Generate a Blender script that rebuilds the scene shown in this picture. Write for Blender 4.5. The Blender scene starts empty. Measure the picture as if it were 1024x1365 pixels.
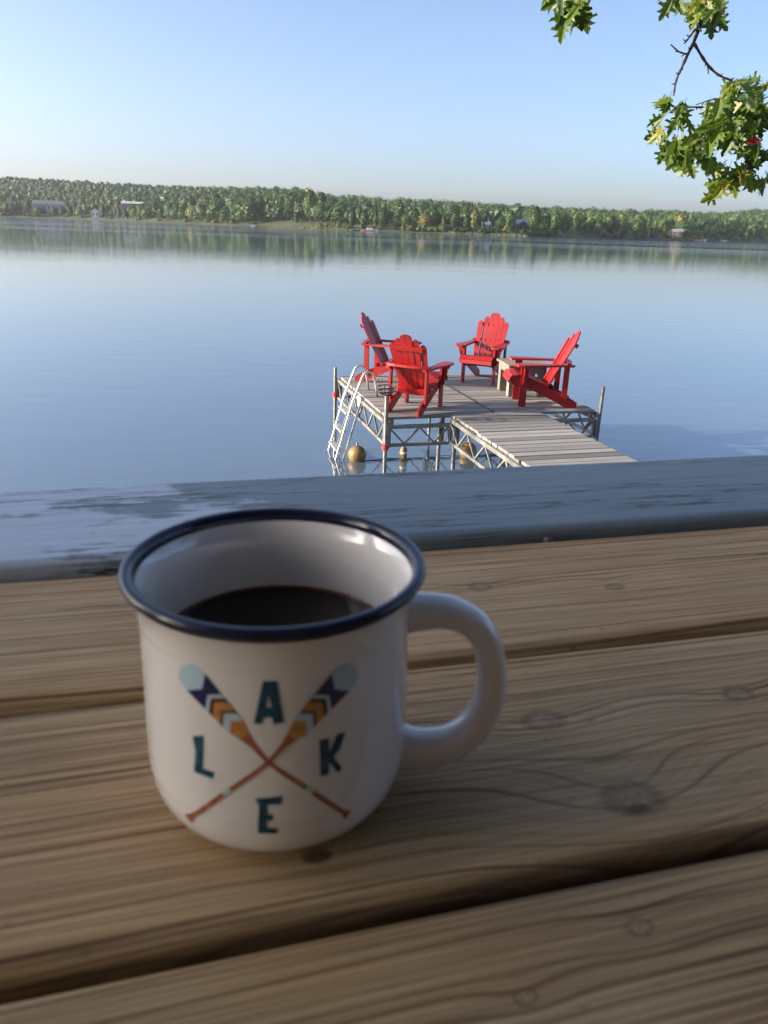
import bpy, bmesh, math, random
import numpy as np
from mathutils import Vector, Matrix
from mathutils.geometry import tessellate_polygon

# ------------------------------------------------------------------ camera, light, exposure
SC = bpy.context.scene
COL = SC.collection
CAM_Z = 2.90                      # metres above the lake
FPX = 1030.0                      # focal length in pixels of the 1024 x 1365 photograph
PITCH, ROLL = math.radians(20.319), math.radians(1.890)
SUN_AZ, SUN_EL = math.radians(-96.0), math.radians(16.0)   # azimuth from +Y towards +X
EXPOSURE = 1.25
SKY_STRENGTH, SUN_STRENGTH = 0.15, 4.8

FWD = Vector((0, math.cos(PITCH), -math.sin(PITCH)))
_r0 = Vector((1, 0, 0)); _u0 = _r0.cross(FWD)
RGT = _r0 * math.cos(ROLL) + _u0 * math.sin(ROLL)
UPV = -_r0 * math.sin(ROLL) + _u0 * math.cos(ROLL)
CAMPOS = Vector((0, 0, CAM_Z))

cd = bpy.data.cameras.new('camera'); cam = bpy.data.objects.new('camera', cd); COL.objects.link(cam)
M = Matrix.Identity(4)
for i in range(3):
    M[i][0] = RGT[i]; M[i][1] = UPV[i]; M[i][2] = -FWD[i]; M[i][3] = CAMPOS[i]
cam.matrix_world = M
cd.sensor_fit = 'HORIZONTAL'; cd.sensor_width = 24.0; cd.lens = 24.0 * FPX / 1024
cd.clip_start = 0.01; cd.clip_end = 9000
cd.dof.use_dof = True; cd.dof.focus_distance = 11.0; cd.dof.aperture_fstop = 17.0
SC.camera = cam

world = bpy.data.worlds.new('World'); SC.world = world; world.use_nodes = True
wn = world.node_tree; wn.nodes.clear()
sky = wn.nodes.new('ShaderNodeTexSky'); sky.sky_type = 'NISHITA'; sky.sun_disc = False
sky.sun_elevation = SUN_EL; sky.sun_rotation = SUN_AZ
sky.air_density = 0.6; sky.dust_density = 3.0; sky.ozone_density = 1.8
bg = wn.nodes.new('ShaderNodeBackground'); bg.inputs[1].default_value = SKY_STRENGTH
wo = wn.nodes.new('ShaderNodeOutputWorld')
wn.links.new(sky.outputs[0], bg.inputs[0]); wn.links.new(bg.outputs[0], wo.inputs[0])

S = Vector((math.sin(SUN_AZ) * math.cos(SUN_EL), math.cos(SUN_AZ) * math.cos(SUN_EL), math.sin(SUN_EL)))
sl = bpy.data.lights.new('sun', 'SUN'); sl.energy = SUN_STRENGTH; sl.angle = math.radians(0.6); sl.color = (1, 0.86, 0.68)
so = bpy.data.objects.new('sun', sl); COL.objects.link(so)
so.rotation_euler = S.to_track_quat('Z', 'Y').to_euler(); so.location = (-30, 0, 30)

SC.view_settings.view_transform = 'Standard'; SC.view_settings.look = 'None'
SC.view_settings.exposure = EXPOSURE; SC.view_settings.gamma = 1.0
SC.view_settings.use_curve_mapping = False
SC.cycles.max_bounces = 8; SC.cycles.volume_bounces = 0
SC.cycles.sample_clamp_indirect = 6.0

def ray(x, y):
    return (FWD + RGT * ((x - 512) / FPX) - UPV * ((y - 682.5) / FPX)).normalized()
def on_plane(x, y, z):
    v = ray(x, y); return CAMPOS + v * ((z - CAM_Z) / v.z)
def at_dist(x, y, d):
    return CAMPOS + ray(x, y) * d
HORIZON = lambda x: 284 + 0.033 * x

# ------------------------------------------------------------------ mesh helpers
class MB:
    def __init__(s): s.v = []; s.f = []; s.m = []
    def add(s, vs, fs, mi=0):
        o = len(s.v); s.v += [tuple(p) for p in vs]; s.f += [[i + o for i in f] for f in fs]; s.m += [mi] * len(fs)
    def box(s, c, d, mat=None, mi=0, ch=0.0):
        x, y, z = d[0] / 2, d[1] / 2, d[2] / 2
        if ch <= 0:
            vs = [Vector((a, b, e)) for a in (-x, x) for b in (-y, y) for e in (-z, z)]
            fs = [[0, 1, 3, 2], [4, 6, 7, 5], [0, 4, 5, 1], [2, 3, 7, 6], [0, 2, 6, 4], [1, 5, 7, 3]]
        else:
            bm = bmesh.new(); bmesh.ops.create_cube(bm, size=1)
            bmesh.ops.scale(bm, vec=d, verts=bm.verts)
            bmesh.ops.bevel(bm, geom=bm.edges[:], offset=ch, segments=1, affect='EDGES')
            bm.verts.index_update()
            vs = [v.co.copy() for v in bm.verts]; fs = [[v.index for v in f.verts] for f in bm.faces]; bm.free()
        if mat is not None: vs = [mat @ v for v in vs]
        s.add([v + Vector(c) for v in vs], fs, mi)
    def bar(s, a, b, w, h=None, mi=0):
        """square bar between two points"""
        a = Vector(a); b = Vector(b); h = h or w; t = (b - a); L = t.length; t.normalize()
        up = Vector((0, 0, 1)) if abs(t.z) < 0.95 else Vector((0, 1, 0))
        sd = t.cross(up).normalized(); up = sd.cross(t)
        R3 = Matrix((t, sd, up)).transposed()
        s.box((a + b) / 2, (L, w, h), R3, mi)
    def tube(s, pts, r, n=8, mi=0, cap=True):
        pts = [Vector(p) for p in pts]; rs = r if isinstance(r, (list, tuple)) else [r] * len(pts)
        rings = []; prev = None
        for i, p in enumerate(pts):
            t = (pts[min(i + 1, len(pts) - 1)] - pts[max(i - 1, 0)]).normalized()
            if prev is None:
                ref = Vector((0, 0, 1)) if abs(t.z) < 0.9 else Vector((1, 0, 0))
                sd = t.cross(ref).normalized()
            else:
                sd = (prev - t * prev.dot(t)).normalized()
            prev = sd; up = t.cross(sd)
            rings.append([p + (sd * math.cos(2 * math.pi * k / n) + up * math.sin(2 * math.pi * k / n)) * rs[i] for k in range(n)])
        vs = [v for g in rings for v in g]; fs = []
        for i in range(len(pts) - 1):
            for k in range(n):
                k2 = (k + 1) % n
                fs.append([i * n + k, i * n + k2, (i + 1) * n + k2, (i + 1) * n + k])
        if cap:
            fs.append(list(range(n))[::-1]); fs.append([(len(pts) - 1) * n + k for k in range(n)])
        s.add(vs, fs, mi)
    def lathe(s, prof, n=32, c=(0, 0, 0), mi=0):
        vs = []; fs = []
        for (r, z) in prof:
            for k in range(n):
                a = 2 * math.pi * k / n; vs.append((c[0] + r * math.cos(a), c[1] + r * math.sin(a), c[2] + z))
        for i in range(len(prof) - 1):
            for k in range(n):
                k2 = (k + 1) % n; fs.append([i * n + k, i * n + k2, (i + 1) * n + k2, (i + 1) * n + k])
        s.add(vs, fs, mi)
    def prism(s, poly, t, fn, mi=0):
        """2D outline extruded t along its normal; fn(u, v, w) gives 3D"""
        n = len(poly)
        tri = tessellate_polygon([[Vector((p[0], p[1], 0)) for p in poly]])
        vs = [fn(p[0], p[1], -t / 2) for p in poly] + [fn(p[0], p[1], t / 2) for p in poly]
        fs = [[i, (i + 1) % n, n + (i + 1) % n, n + i] for i in range(n)]
        for (a, b, c) in tri: fs.append([a, b, c]); fs.append([n + a, n + c, n + b])
        s.add(vs, fs, mi)
    def mesh(s, name, mats, smooth=False, fix=True):
        me = bpy.data.meshes.new(name); me.from_pydata(s.v, [], s.f)
        for m in (mats if isinstance(mats, list) else [mats]): me.materials.append(m)
        if any(s.m): me.polygons.foreach_set('material_index', s.m)
        if fix:
            bm = bmesh.new(); bm.from_mesh(me); bmesh.ops.recalc_face_normals(bm, faces=bm.faces); bm.to_mesh(me); bm.free()
        if smooth: me.polygons.foreach_set('use_smooth', [True] * len(me.polygons))
        me.update(); return me
    def build(s, name, mats, parent=None, smooth=False, fix=True):
        return link(name, s.mesh(name, mats, smooth, fix), parent)

def link(name, me, parent=None, loc=None, rot=None):
    o = bpy.data.objects.new(name, me); COL.objects.link(o)
    if parent is not None: o.parent = parent
    if loc is not None: o.location = loc
    if rot is not None: o.rotation_euler = rot
    return o
def tag(o, label=None, cat=None, group=None, kind=None):
    if label: o['label'] = label
    if cat: o['category'] = cat
    if group: o['group'] = group
    if kind: o['kind'] = kind
    return o
def thing(name, label, cat, loc=(0, 0, 0), rz=0.0, group=None):
    o = link(name, None, None, loc, (0, 0, rz)); o.empty_display_size = 0.1
    return tag(o, label, cat, group)
def copy_tree(o, parent=None):
    c = o.copy(); COL.objects.link(c); c.parent = parent
    for ch in list(o.children): copy_tree(ch, c)
    return c

# ------------------------------------------------------------------ material helper
class MT:
    def __init__(s, name, **kw):
        s.m = bpy.data.materials.new(name); s.m.use_nodes = True; s.t = s.m.node_tree
        s.b = s.t.nodes['Principled BSDF']; s.out = s.t.nodes['Material Output']
        for k, v in kw.items(): s.set(k, v)
    def set(s, k, v):
        i = s.b.inputs[{'color': 'Base Color', 'rough': 'Roughness', 'metal': 'Metallic', 'spec': 'Specular IOR Level', 'coat': 'Coat Weight',
                        'coat_rough': 'Coat Roughness', 'normal': 'Normal', 'ior': 'IOR', 'alpha': 'Alpha'}[k]]
        if hasattr(v, 'is_linked'): s.t.links.new(v, i)
        elif k == 'color': i.default_value = (*v, 1)
        else: i.default_value = v
    def n(s, t, ins=None, **props):
        nd = s.t.nodes.new(t)
        for k, v in props.items(): setattr(nd, k, v)
        for k, v in (ins or {}).items():
            if hasattr(v, 'is_linked'): s.t.links.new(v, nd.inputs[k])
            else: nd.inputs[k].default_value = v
        return nd
    def math(s, op, a, b=0.0, c=0.0):
        nd = s.n('ShaderNodeMath', {0: a, 1: b, 2: c}, operation=op); return nd.outputs[0]
    def coord(s, kind='Object'): return s.n('ShaderNodeTexCoord').outputs[kind]
    def mapping(s, v, scale=(1, 1, 1), loc=(0, 0, 0)):
        return s.n('ShaderNodeMapping', {'Vector': v, 'Scale': scale, 'Location': loc}).outputs[0]
    def noise(s, v, scale=5, detail=3, rough=0.5, dist=0.0):
        return s.n('ShaderNodeTexNoise', {'Vector': v, 'Scale': scale, 'Detail': detail, 'Roughness': rough, 'Distortion': dist}).outputs[0]
    def noise1(s, w, scale=1, detail=2, rough=0.5):
        nd = s.n('ShaderNodeTexNoise', {'Scale': scale, 'Detail': detail, 'Roughness': rough}, noise_dimensions='1D')
        s.t.links.new(w, nd.inputs['W']); return nd.outputs[0]
    def ramp(s, f, stops, interp='LINEAR'):
        nd = s.n('ShaderNodeValToRGB', {0: f}); r = nd.color_ramp; r.interpolation = interp
        while len(r.elements) < len(stops): r.elements.new(0.5)
        for e, (p, c) in zip(r.elements, stops):
            e.position = p; e.color = (*c, 1) if isinstance(c, (tuple, list)) else (c, c, c, 1)
        return nd.outputs[0]
    def mix(s, f, a, b, mode='MIX'):
        nd = s.n('ShaderNodeMix', data_type='RGBA', blend_type=mode)
        for i, v in ((0, f), (6, a), (7, b)):
            if hasattr(v, 'is_linked'): s.t.links.new(v, nd.inputs[i])
            else: nd.inputs[i].default_value = (*v, 1) if isinstance(v, (tuple, list)) else v
        return nd.outputs[2]
    def smooth(s, f, a, b):
        return s.n('ShaderNodeMapRange', {0: f, 1: a, 2: b, 3: 0.0, 4: 1.0}, interpolation_type='SMOOTHSTEP').outputs[0]
    def bump(s, h, strength=0.3, dist=0.001):
        return s.n('ShaderNodeBump', {'Height': h, 'Strength': strength, 'Distance': dist}).outputs[0]
    def objrand(s): return s.n('ShaderNodeObjectInfo').outputs['Random']

def plain(name, color, rough=0.5, metal=0.0, var=0.0, scale=20, **kw):
    t = MT(name, rough=rough, metal=metal, **kw)
    if var > 0:
        nz = t.noise(t.coord(), scale, 4, 0.6)
        dark = tuple(c * (1 - var) for c in color); lite = tuple(min(1, c * (1 + var)) for c in color)
        t.set('color', t.ramp(nz, [(0.3, dark), (0.7, lite)]))
        t.set('rough', t.ramp(nz, [(0.3, max(0, rough - 0.08)), (0.7, min(1, rough + 0.1))]))
    else: t.set('color', color)
    return t.m

def lumber(name, tones, knots=(), seed=0, ring=210.0, stain=(), rough=0.62, cracks=()):
    """table plank: X along, Y across.  Growth rings are contours that bend round the knots."""
    t = MT(name, rough=rough); co = t.coord()
    sep = t.n('ShaderNodeSeparateXYZ', {0: co}); X, Y = sep.outputs[0], sep.outputs[1]
    low = t.noise(t.mapping(co, (1.3, 5, 4), (seed * 3.1, seed, 0)), 1.0, 1, 0.4)
    G = t.math('ADD', Y, t.math('MULTIPLY', low, 0.045))
    core = None; dark = None
    for (kx, ky, r, amp) in knots:
        dx = t.math('MULTIPLY', t.math('SUBTRACT', X, kx), 0.50); dy = t.math('SUBTRACT', Y, ky)
        d2 = t.math('ADD', t.math('MULTIPLY', dx, dx), t.math('MULTIPLY', dy, dy))
        e = t.math('EXPONENT', t.math('MULTIPLY', d2, -1.0 / (2 * (r * 2.0) ** 2)))
        G = t.math('ADD', G, t.math('MULTIPLY', e, amp))
        dx2 = t.math('MULTIPLY', dx, 1.5)
        dd = t.math('SQRT', t.math('ADD', t.math('MULTIPLY', dx2, dx2), t.math('MULTIPLY', dy, dy)))
        wob = t.math('ADD', dd, t.math('MULTIPLY', t.math('SUBTRACT', t.noise(co, 120, 2), 0.5), r * 0.6))
        k = t.math('SUBTRACT', 1.0, t.smooth(wob, r * 0.55, r * 1.0))
        edge = t.math('MULTIPLY', t.smooth(wob, r * 0.5, r * 0.9), t.math('SUBTRACT', 1.0, t.smooth(wob, r * 0.95, r * 1.35)))
        core = k if core is None else t.math('MAXIMUM', core, k)
        dark = edge if dark is None else t.math('MAXIMUM', dark, edge)
    rings = t.noise1(G, ring, 2.0, 0.6)
    fine = t.noise(t.mapping(co, (9, 520, 300), (seed, 0, 0)), 1.0, 3, 0.6)
    blotch = t.noise(t.mapping(co, (5, 14, 5), (seed * 7.7, 0, 2)), 1.0, 4, 0.6)
    c = t.ramp(rings, [(0.34, tones[0]), (0.42, tones[1]), (0.52, tones[2]), (0.60, tones[1]), (0.72, tones[2])])
    c = t.mix(t.ramp(fine, [(0.32, 0.72), (0.60, 0.0)]), c, tuple(x * 0.62 for x in tones[0]))
    c = t.mix(t.ramp(blotch, [(0.48, 0.0), (0.75, 0.45)]), c, tones[3])
    spk = t.noise(t.mapping(co, (90, 220, 90), (seed, 5, 0)), 1.0, 2, 0.5)
    c = t.mix(t.ramp(spk, [(0.70, 0.0), (0.76, 0.5)]), c, (0.09, 0.06, 0.04))
    if core is not None:
        kc = t.ramp(t.noise(co, 420, 3, 0.7, 1.5), [(0.3, (0.12, 0.075, 0.045)), (0.55, (0.27, 0.185, 0.115)), (0.8, (0.40, 0.31, 0.21))])
        c = t.mix(t.math('MULTIPLY', core, 0.72), c, kc)
        c = t.mix(t.math('MULTIPLY', dark, 0.5), c, (0.11, 0.065, 0.035))
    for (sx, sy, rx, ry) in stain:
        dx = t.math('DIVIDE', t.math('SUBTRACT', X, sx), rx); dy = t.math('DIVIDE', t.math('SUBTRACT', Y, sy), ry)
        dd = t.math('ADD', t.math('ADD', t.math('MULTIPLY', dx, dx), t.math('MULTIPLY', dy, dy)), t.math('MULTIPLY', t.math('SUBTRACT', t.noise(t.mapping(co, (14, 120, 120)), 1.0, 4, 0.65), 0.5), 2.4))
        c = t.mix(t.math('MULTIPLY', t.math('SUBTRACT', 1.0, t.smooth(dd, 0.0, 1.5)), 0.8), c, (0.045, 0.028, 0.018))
    ck = None
    for (x0, x1, yc, wd, sl) in cracks:
        yy = t.math('ADD', t.math('SUBTRACT', Y, yc), t.math('MULTIPLY', t.math('SUBTRACT', X, x0), sl))
        yy = t.math('ADD', yy, t.math('MULTIPLY', t.math('SUBTRACT', t.noise(t.mapping(co, (30, 2, 2)), 1.0, 3), 0.5), 0.006))
        k = t.math('SUBTRACT', 1.0, t.smooth(t.math('ABSOLUTE', yy), wd * 0.4, wd))
        k = t.math('MULTIPLY', k, t.math('MULTIPLY', t.smooth(X, x0, x0 + 0.02), t.math('SUBTRACT', 1.0, t.smooth(X, x1 - 0.02, x1))))
        ck = k if ck is None else t.math('MAXIMUM', ck, k)
    if ck is not None: c = t.mix(t.math('MULTIPLY', ck, 0.85), c, (0.03, 0.02, 0.014))
    t.set('color', c)
    h = t.math('ADD', t.math('MULTIPLY', rings, 0.6), t.math('MULTIPLY', fine, 0.6))
    if ck is not None: h = t.math('SUBTRACT', h, t.math('MULTIPLY', ck, 1.5))
    t.set('normal', t.bump(h, 0.55, 0.0012))
    t.set('spec', 0.22)
    return t.m

def weathered(name, a, b, c3, along=0, rough=0.75, sc=1.0):
    """grey dock lumber with a different tone on every board"""
    t = MT(name, rough=rough); co = t.coord(); r = t.objrand()
    off = t.n('ShaderNodeCombineXYZ', {0: t.math('MULTIPLY', r, 37.0), 1: t.math('MULTIPLY', r, 91.0), 2: 0.0}).outputs[0]
    p = t.n('ShaderNodeVectorMath', {0: co, 1: off}, operation='ADD').outputs[0]
    s3 = (2.0 * sc, 60 * sc, 60 * sc) if along == 0 else (60 * sc, 2.0 * sc, 60 * sc) if along == 1 else (60 * sc, 60 * sc, 2.0 * sc)
    g = t.noise(t.mapping(p, s3), 1.0, 4, 0.65)
    bl = t.noise(p, 3.0 * sc, 3, 0.6)
    c = t.ramp(g, [(0.3, a), (0.7, b)])
    c = t.mix(t.ramp(bl, [(0.4, 0.0), (0.7, 0.7)]), c, c3)
    c = t.mix(1.0, c, t.ramp(r, [(0.0, 0.52), (0.35, 0.85), (0.7, 1.0), (1.0, 1.32)]), 'MULTIPLY')
    t.set('color', c); t.set('normal', t.bump(g, 0.5, 0.004))
    return t.m

def leaves(name, stops, trans=0.35, attr=None, rough=0.5, spec=0.3, shade_scale=None):
    t = MT(name, rough=rough, spec=spec)
    f = t.n('ShaderNodeAttribute', attribute_name=attr).outputs['Fac'] if attr else t.objrand()
    c = t.ramp(f, stops)
    if shade_scale:
        nz = t.noise(t.coord(), shade_scale, 2)
        c = t.mix(1.0, c, t.ramp(nz, [(0.3, 0.7), (0.7, 1.25)]), 'MULTIPLY')
    t.set('color', c)
    tr = t.n('ShaderNodeBsdfTranslucent'); t.t.links.new(t.mix(1.0, c, (1.25, 1.3, 0.55), 'MULTIPLY'), tr.inputs[0])
    mx = t.n('ShaderNodeMixShader', {0: trans}); t.t.links.new(t.b.outputs[0], mx.inputs[1]); t.t.links.new(tr.outputs[0], mx.inputs[2])
    t.t.links.new(mx.outputs[0], t.out.inputs[0])
    return t.m

rnd = random.Random(11)

# ------------------------------------------------------------------ terrain, lake
SHX = [-2000, 0, 80, 150, 250, 350, 430, 500, 600, 700, 850, 940, 1024, 3000]
SHD = [760, 720, 720, 690, 590, 525, 470, 445, 430, 425, 470, 540, 640, 700]
SKX = [-1500, -300, 0, 100, 200, 300, 400, 440, 520, 600, 700, 800, 900, 960, 1000, 1060, 1400, 2500]
SKY_ = [215, 226, 235, 241, 247, 250, 253, 261, 267, 270, 277, 281, 283, 285, 281, 281, 296, 330]
def px_of(tan):            # photo column of a far direction x/y on the horizon
    return 525 + tan * 1098.5
def shore_y(tan): return float(np.interp(px_of(tan), SHX, SHD))
def near_shore(x): return 4.6 + 0.35 * math.sin(x * 0.45 + 1.0) + 0.25 * math.sin(x * 1.3)
RIDGE = 330.0
def far_ground(x, y):
    tan = x / max(y, 1.0); d = y - shore_y(tan)
    if d < 0: return max(-2.5, d * 0.12)
    X = px_of(tan); el = (HORIZON(X) - float(np.interp(X, SKX, SKY_))) / 1098.0
    top = el * (shore_y(tan) + RIDGE) + CAM_Z - 9.0
    k = min(1.0, d / RIDGE)
    z = 0.35 + min(d, 12) * 0.06 + top * (0.18 * min(1, d / 60) + 0.82 * k ** 1.25)
    if d > RIDGE: z -= (d - RIDGE) * 0.02
    return z
def ground_z(x, y):
    if y > 200: return far_ground(x, y)
    s = near_shore(x) - y
    if s > 0: return min(1.3, s * 0.42) + max(0, -y - 2) * 0.03
    return max(-2.5, s * 0.3)

gt = MT('ground_mat', rough=0.9); gco = gt.coord()
g1 = gt.noise(gco, 0.9, 5, 0.65); g2 = gt.noise(gco, 0.02, 3, 0.5)
gcol = gt.ramp(g1, [(0.3, (0.014, 0.026, 0.009)), (0.55, (0.026, 0.042, 0.013)), (0.75, (0.05, 0.055, 0.022))])
gcol = gt.mix(gt.ramp(g2, [(0.4, 0.0), (0.6, 0.6)]), gcol, (0.05, 0.068, 0.022))
gt.set('color', gcol)
xs = sorted(set([i * 30 for i in range(-60, 61)] + [i * 2 for i in range(-15, 16)] + [-2600, 2600]))
ys = sorted(set([-2500, -600, -150, -60] + [i * 1.5 - 30 for i in range(0, 31)] + [30, 60, 120, 190] + [240 + i * 12 for i in range(0, 75)] + [1250, 1500, 2000, 2600]))
vs = [(x, y, ground_z(x, y)) for y in ys for x in xs]; nx = len(xs)
fs = [[j * nx + i, j * nx + i + 1, (j + 1) * nx + i + 1, (j + 1) * nx + i] for j in range(len(ys) - 1) for i in range(nx - 1)]
mb = MB(); mb.add(vs, fs)
tag(mb.build('ground', gt.m, smooth=True, fix=False), kind='structure')

wt = MT('water_mat', ior=2.5, spec=0.5); wco = wt.coord()
geo_w = wt.n('ShaderNodeNewGeometry').outputs['Position']
dist = wt.n('ShaderNodeVectorMath', {0: geo_w}, operation='LENGTH').outputs['Value']
band = wt.noise(wt.mapping(geo_w, (0.0035, 0.020, 1), (3, 1, 0)), 1.0, 3, 0.55)
patch = wt.noise(wt.mapping(geo_w, (0.06, 0.16, 1), (7, 2, 0)), 1.0, 4, 0.6)
r1 = wt.noise(wt.mapping(geo_w, (0.9, 1.7, 1)), 1.0, 3, 0.55)
r2 = wt.noise(wt.mapping(geo_w, (4.5, 8.0, 1)), 1.0, 2, 0.5)
hgt = wt.math('ADD', wt.math('MULTIPLY', r1, 0.0065), wt.math('MULTIPLY', r2, 0.0008))
hgt = wt.math('MULTIPLY', hgt, wt.ramp(patch, [(0.35, 0.45), (0.65, 1.0)]))
near_k = wt.smooth(dist, 30, 260)
bmp = wt.n('ShaderNodeBump', {'Height': hgt, 'Strength': wt.math('SUBTRACT', 1.0, wt.math('MULTIPLY', near_k, 0.85)), 'Distance': 1.0})
wt.set('normal', bmp.outputs[0])
rg = wt.math('ADD', 0.03, wt.math('MULTIPLY', near_k, wt.ramp(band, [(0.40, 0.015), (0.60, 0.075)])))
wt.set('rough', rg)
wt.set('color', wt.mix(wt.ramp(patch, [(0.3, 0.0), (0.7, 1.0)]), (0.072, 0.106, 0.145), (0.080, 0.115, 0.154)))
mb = MB(); mb.add([(-2600, -40, 0), (2600, -40, 0), (2600, 2000, 0), (-2600, 2000, 0)], [[0, 1, 2, 3]])
tag(mb.build('lake_water', wt.m, fix=False), kind='structure')

# ------------------------------------------------------------------ the far shore: wood, trees, cottages, boats
FOL = [(0.0, (0.016, 0.042, 0.018)), (0.35, (0.034, 0.078, 0.020)), (0.65, (0.058, 0.112, 0.024)), (0.88, (0.10, 0.14, 0.030)), (1.0, (0.16, 0.14, 0.045))]
m_far = leaves('far_foliage', FOL, 0.25, 'tint', shade_scale=0.25)
m_shore = leaves('shore_foliage', FOL, 0.25, None, shade_scale=0.3)
m_bark = plain('bark', (0.10, 0.08, 0.06), 0.9, var=0.4, scale=9)

def ico(sub):
    bm = bmesh.new(); bmesh.ops.create_icosphere(bm, subdivisions=sub, radius=1); bm.verts.index_update()
    r = ([v.co.copy() for v in bm.verts], [[v.index for v in f.verts] for f in bm.faces]); bm.free(); return r
ICO1, ICO2 = ico(1), ico(2)

def crown_geo(r, h, w, kind, quads, sub):
    """lumpy core plus leaf clumps that break up its outline; kind: broad, tall, conifer"""
    V, F = [], []
    base = h * (0.16 if kind != 'conifer' else 0.06)
    def rad(k):              # crown radius at height fraction k
        if kind == 'conifer': return w * 0.5 * (1.02 - k) ** 0.85 * (0.85 + 0.15 * math.sin(k * 38))
        if kind == 'tall': return w * 0.5 * (max(0.0, math.sin(math.pi * min(1, 0.12 + 0.88 * k))) ** 0.6) * 0.9
        return w * 0.5 * (max(0.0, math.sin(math.pi * min(1, 0.16 + 0.84 * k))) ** 0.5)
    lobes = [(0, 0, base + h * 0.42, w * 0.36, h * 0.36)]
    nl = 5 if kind != 'conifer' else 3
    for i in range(nl):
        k = 0.18 + 0.68 * (i + r.random() * 0.6) / nl; a = r.uniform(0, 6.28); q = rad(k) * 0.52
        lobes.append((q * math.cos(a), q * math.sin(a), base + k * (h - base), rad(k) * r.uniform(0.42, 0.6), (h - base) * r.uniform(0.10, 0.16)))
    if kind == 'conifer': lobes = [(0, 0, base + (h - base) * k, rad(k) * 0.75, (h - base) * 0.2) for k in (0.12, 0.35, 0.58, 0.8)]
    I = ICO2 if sub == 2 else ICO1
    for (x, y, z, a, b) in lobes:
        o = len(V)
        for p in I[0]:
            s = r.uniform(0.78, 1.12); V.append((x + p.x * a * s, y + p.y * a * s, z + p.z * b * s))
        F += [[i + o for i in f] for f in I[1]]
    for i in range(quads):
        k = r.random() ** 0.85; a = r.uniform(0, 6.28); q = rad(k) * r.uniform(0.62, 1.08)
        c = Vector((q * math.cos(a), q * math.sin(a), base + k * (h - base) * 1.03))
        n = (Vector((c.x, c.y, (k - 0.45) * w)).normalized() + Vector((r.gauss(0, .5), r.gauss(0, .5), r.gauss(0, .5)))).normalized()
        t = n.orthogonal().normalized(); b = n.cross(t); ang = r.uniform(0, 6.28)
        t, b = t * math.cos(ang) + b * math.sin(ang), b * math.cos(ang) - t * math.sin(ang)
        s = r.uniform(0.022, 0.055) * h * (0.7 if kind == 'conifer' else 1.0); o = len(V)
        V += [tuple(c + t * s * r.uniform(.6, 1.2)), tuple(c + b * s * r.uniform(.5, 1.1)), tuple(c - t * s * r.uniform(.6, 1.2)), tuple(c - b * s * r.uniform(.5, 1.1))]
        F.append([o, o + 1, o + 2, o + 3])
    return V, F

def far_pos(X, d, h=0.0):
    """point d metres behind the far waterline in photo column X"""
    tan = (X - 525) / 1098.5; y = shore_y(tan) + d; return Vector((tan * y, y, far_ground(tan * y, y) + h))

# houses first (the trees keep clear of them)
m_white = plain('white_siding', (0.75, 0.75, 0.73), 0.6, var=0.06, scale=1)
m_bluewall = plain('pale_blue_siding', (0.27, 0.33, 0.42), 0.6, var=0.06, scale=1)
m_brown = plain('brown_siding', (0.20, 0.12, 0.08), 0.7, var=0.15, scale=1)
m_greyroof = plain('grey_shingle', (0.20, 0.20, 0.22), 0.85, var=0.15, scale=1)
m_blueroof = plain('dark_blue_roof', (0.05, 0.065, 0.11), 0.6, var=0.15, scale=1)
m_whiteroof = plain('white_metal_roof', (0.50, 0.50, 0.49), 0.55, var=0.1, scale=1)
m_pane = plain('window_glass', (0.02, 0.03, 0.04), 0.08)
m_dockgrey = plain('far_dock_wood', (0.30, 0.27, 0.23), 0.8, var=0.2, scale=1)
m_bred = plain('boat_red', (0.45, 0.03, 0.03), 0.3); m_bwhite = plain('boat_white', (0.80, 0.80, 0.79), 0.25)
keep_clear = []
def cottage(X, d, w, dep, hh, roof_h, wall, roof, label, gable_front=False, rz=0.0, raise_=0.0, view=0.42):
    p = far_pos(X, d); keep_clear.append((p.x, p.y, max(w, dep) * 0.62, w * view))
    t = thing('lake_cottage', label, 'cottage', p + Vector((0, 0, raise_)), math.atan2(-p.x, p.y) + rz)
    m = MB(); m.box((0, 0, hh / 2 - 0.5), (w, dep, hh + 1)); wl = m.build('wall', wall, t)
    m = MB(); e = 0.5
    if gable_front:
        prof = [(-w / 2 - e, hh - 0.15), (0, hh + roof_h), (w / 2 + e, hh - 0.15), (w / 2 + e, hh - 0.4), (0, hh + roof_h - 0.3), (-w / 2 - e, hh - 0.4)]
        m.prism(prof, dep + 2 * e, lambda a, b, c: (a, c, b))
        g = MB(); g.prism([(-w / 2, hh), (w / 2, hh), (0, hh + roof_h - 0.32)], dep, lambda a, b, c: (a, c, b)); g.build('gable', wall, t)
    else:
        prof = [(-dep / 2 - e, hh - 0.15), (0, hh + roof_h), (dep / 2 + e, hh - 0.15), (dep / 2 + e, hh - 0.4), (0, hh + roof_h - 0.3), (-dep / 2 - e, hh - 0.4)]
        m.prism(prof, w + 2 * e, lambda a, b, c: (c, a, b))
        g = MB(); g.prism([(-dep / 2, hh), (dep / 2, hh), (0, hh + roof_h - 0.32)], w, lambda a, b, c: (c, a, b)); g.build('gable', wall, t)
    m.build('roof', roof, t)
    n = max(2, int(w / 3.2))
    for i in range(n):
        x = (i + 0.5) / n * w - w / 2
        m = MB(); m.box((x, -dep / 2 - 0.04, hh * 0.52), (w / n * 0.52, 0.12, hh * 0.42)); f_ = m.build('window', m_white, t)
        m = MB(); m.box((x, -dep / 2 - 0.09, hh * 0.52), (w / n * 0.52 - 0.3, 0.12, hh * 0.42 - 0.3)); m.build('pane', m_pane, f_)
    return t
cottage(66, 26, 25, 9, 6.5, 3.0, m_bluewall, m_greyroof, 'long pale blue lake house with a grey roof half hidden by trees', view=0.16)
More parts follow.
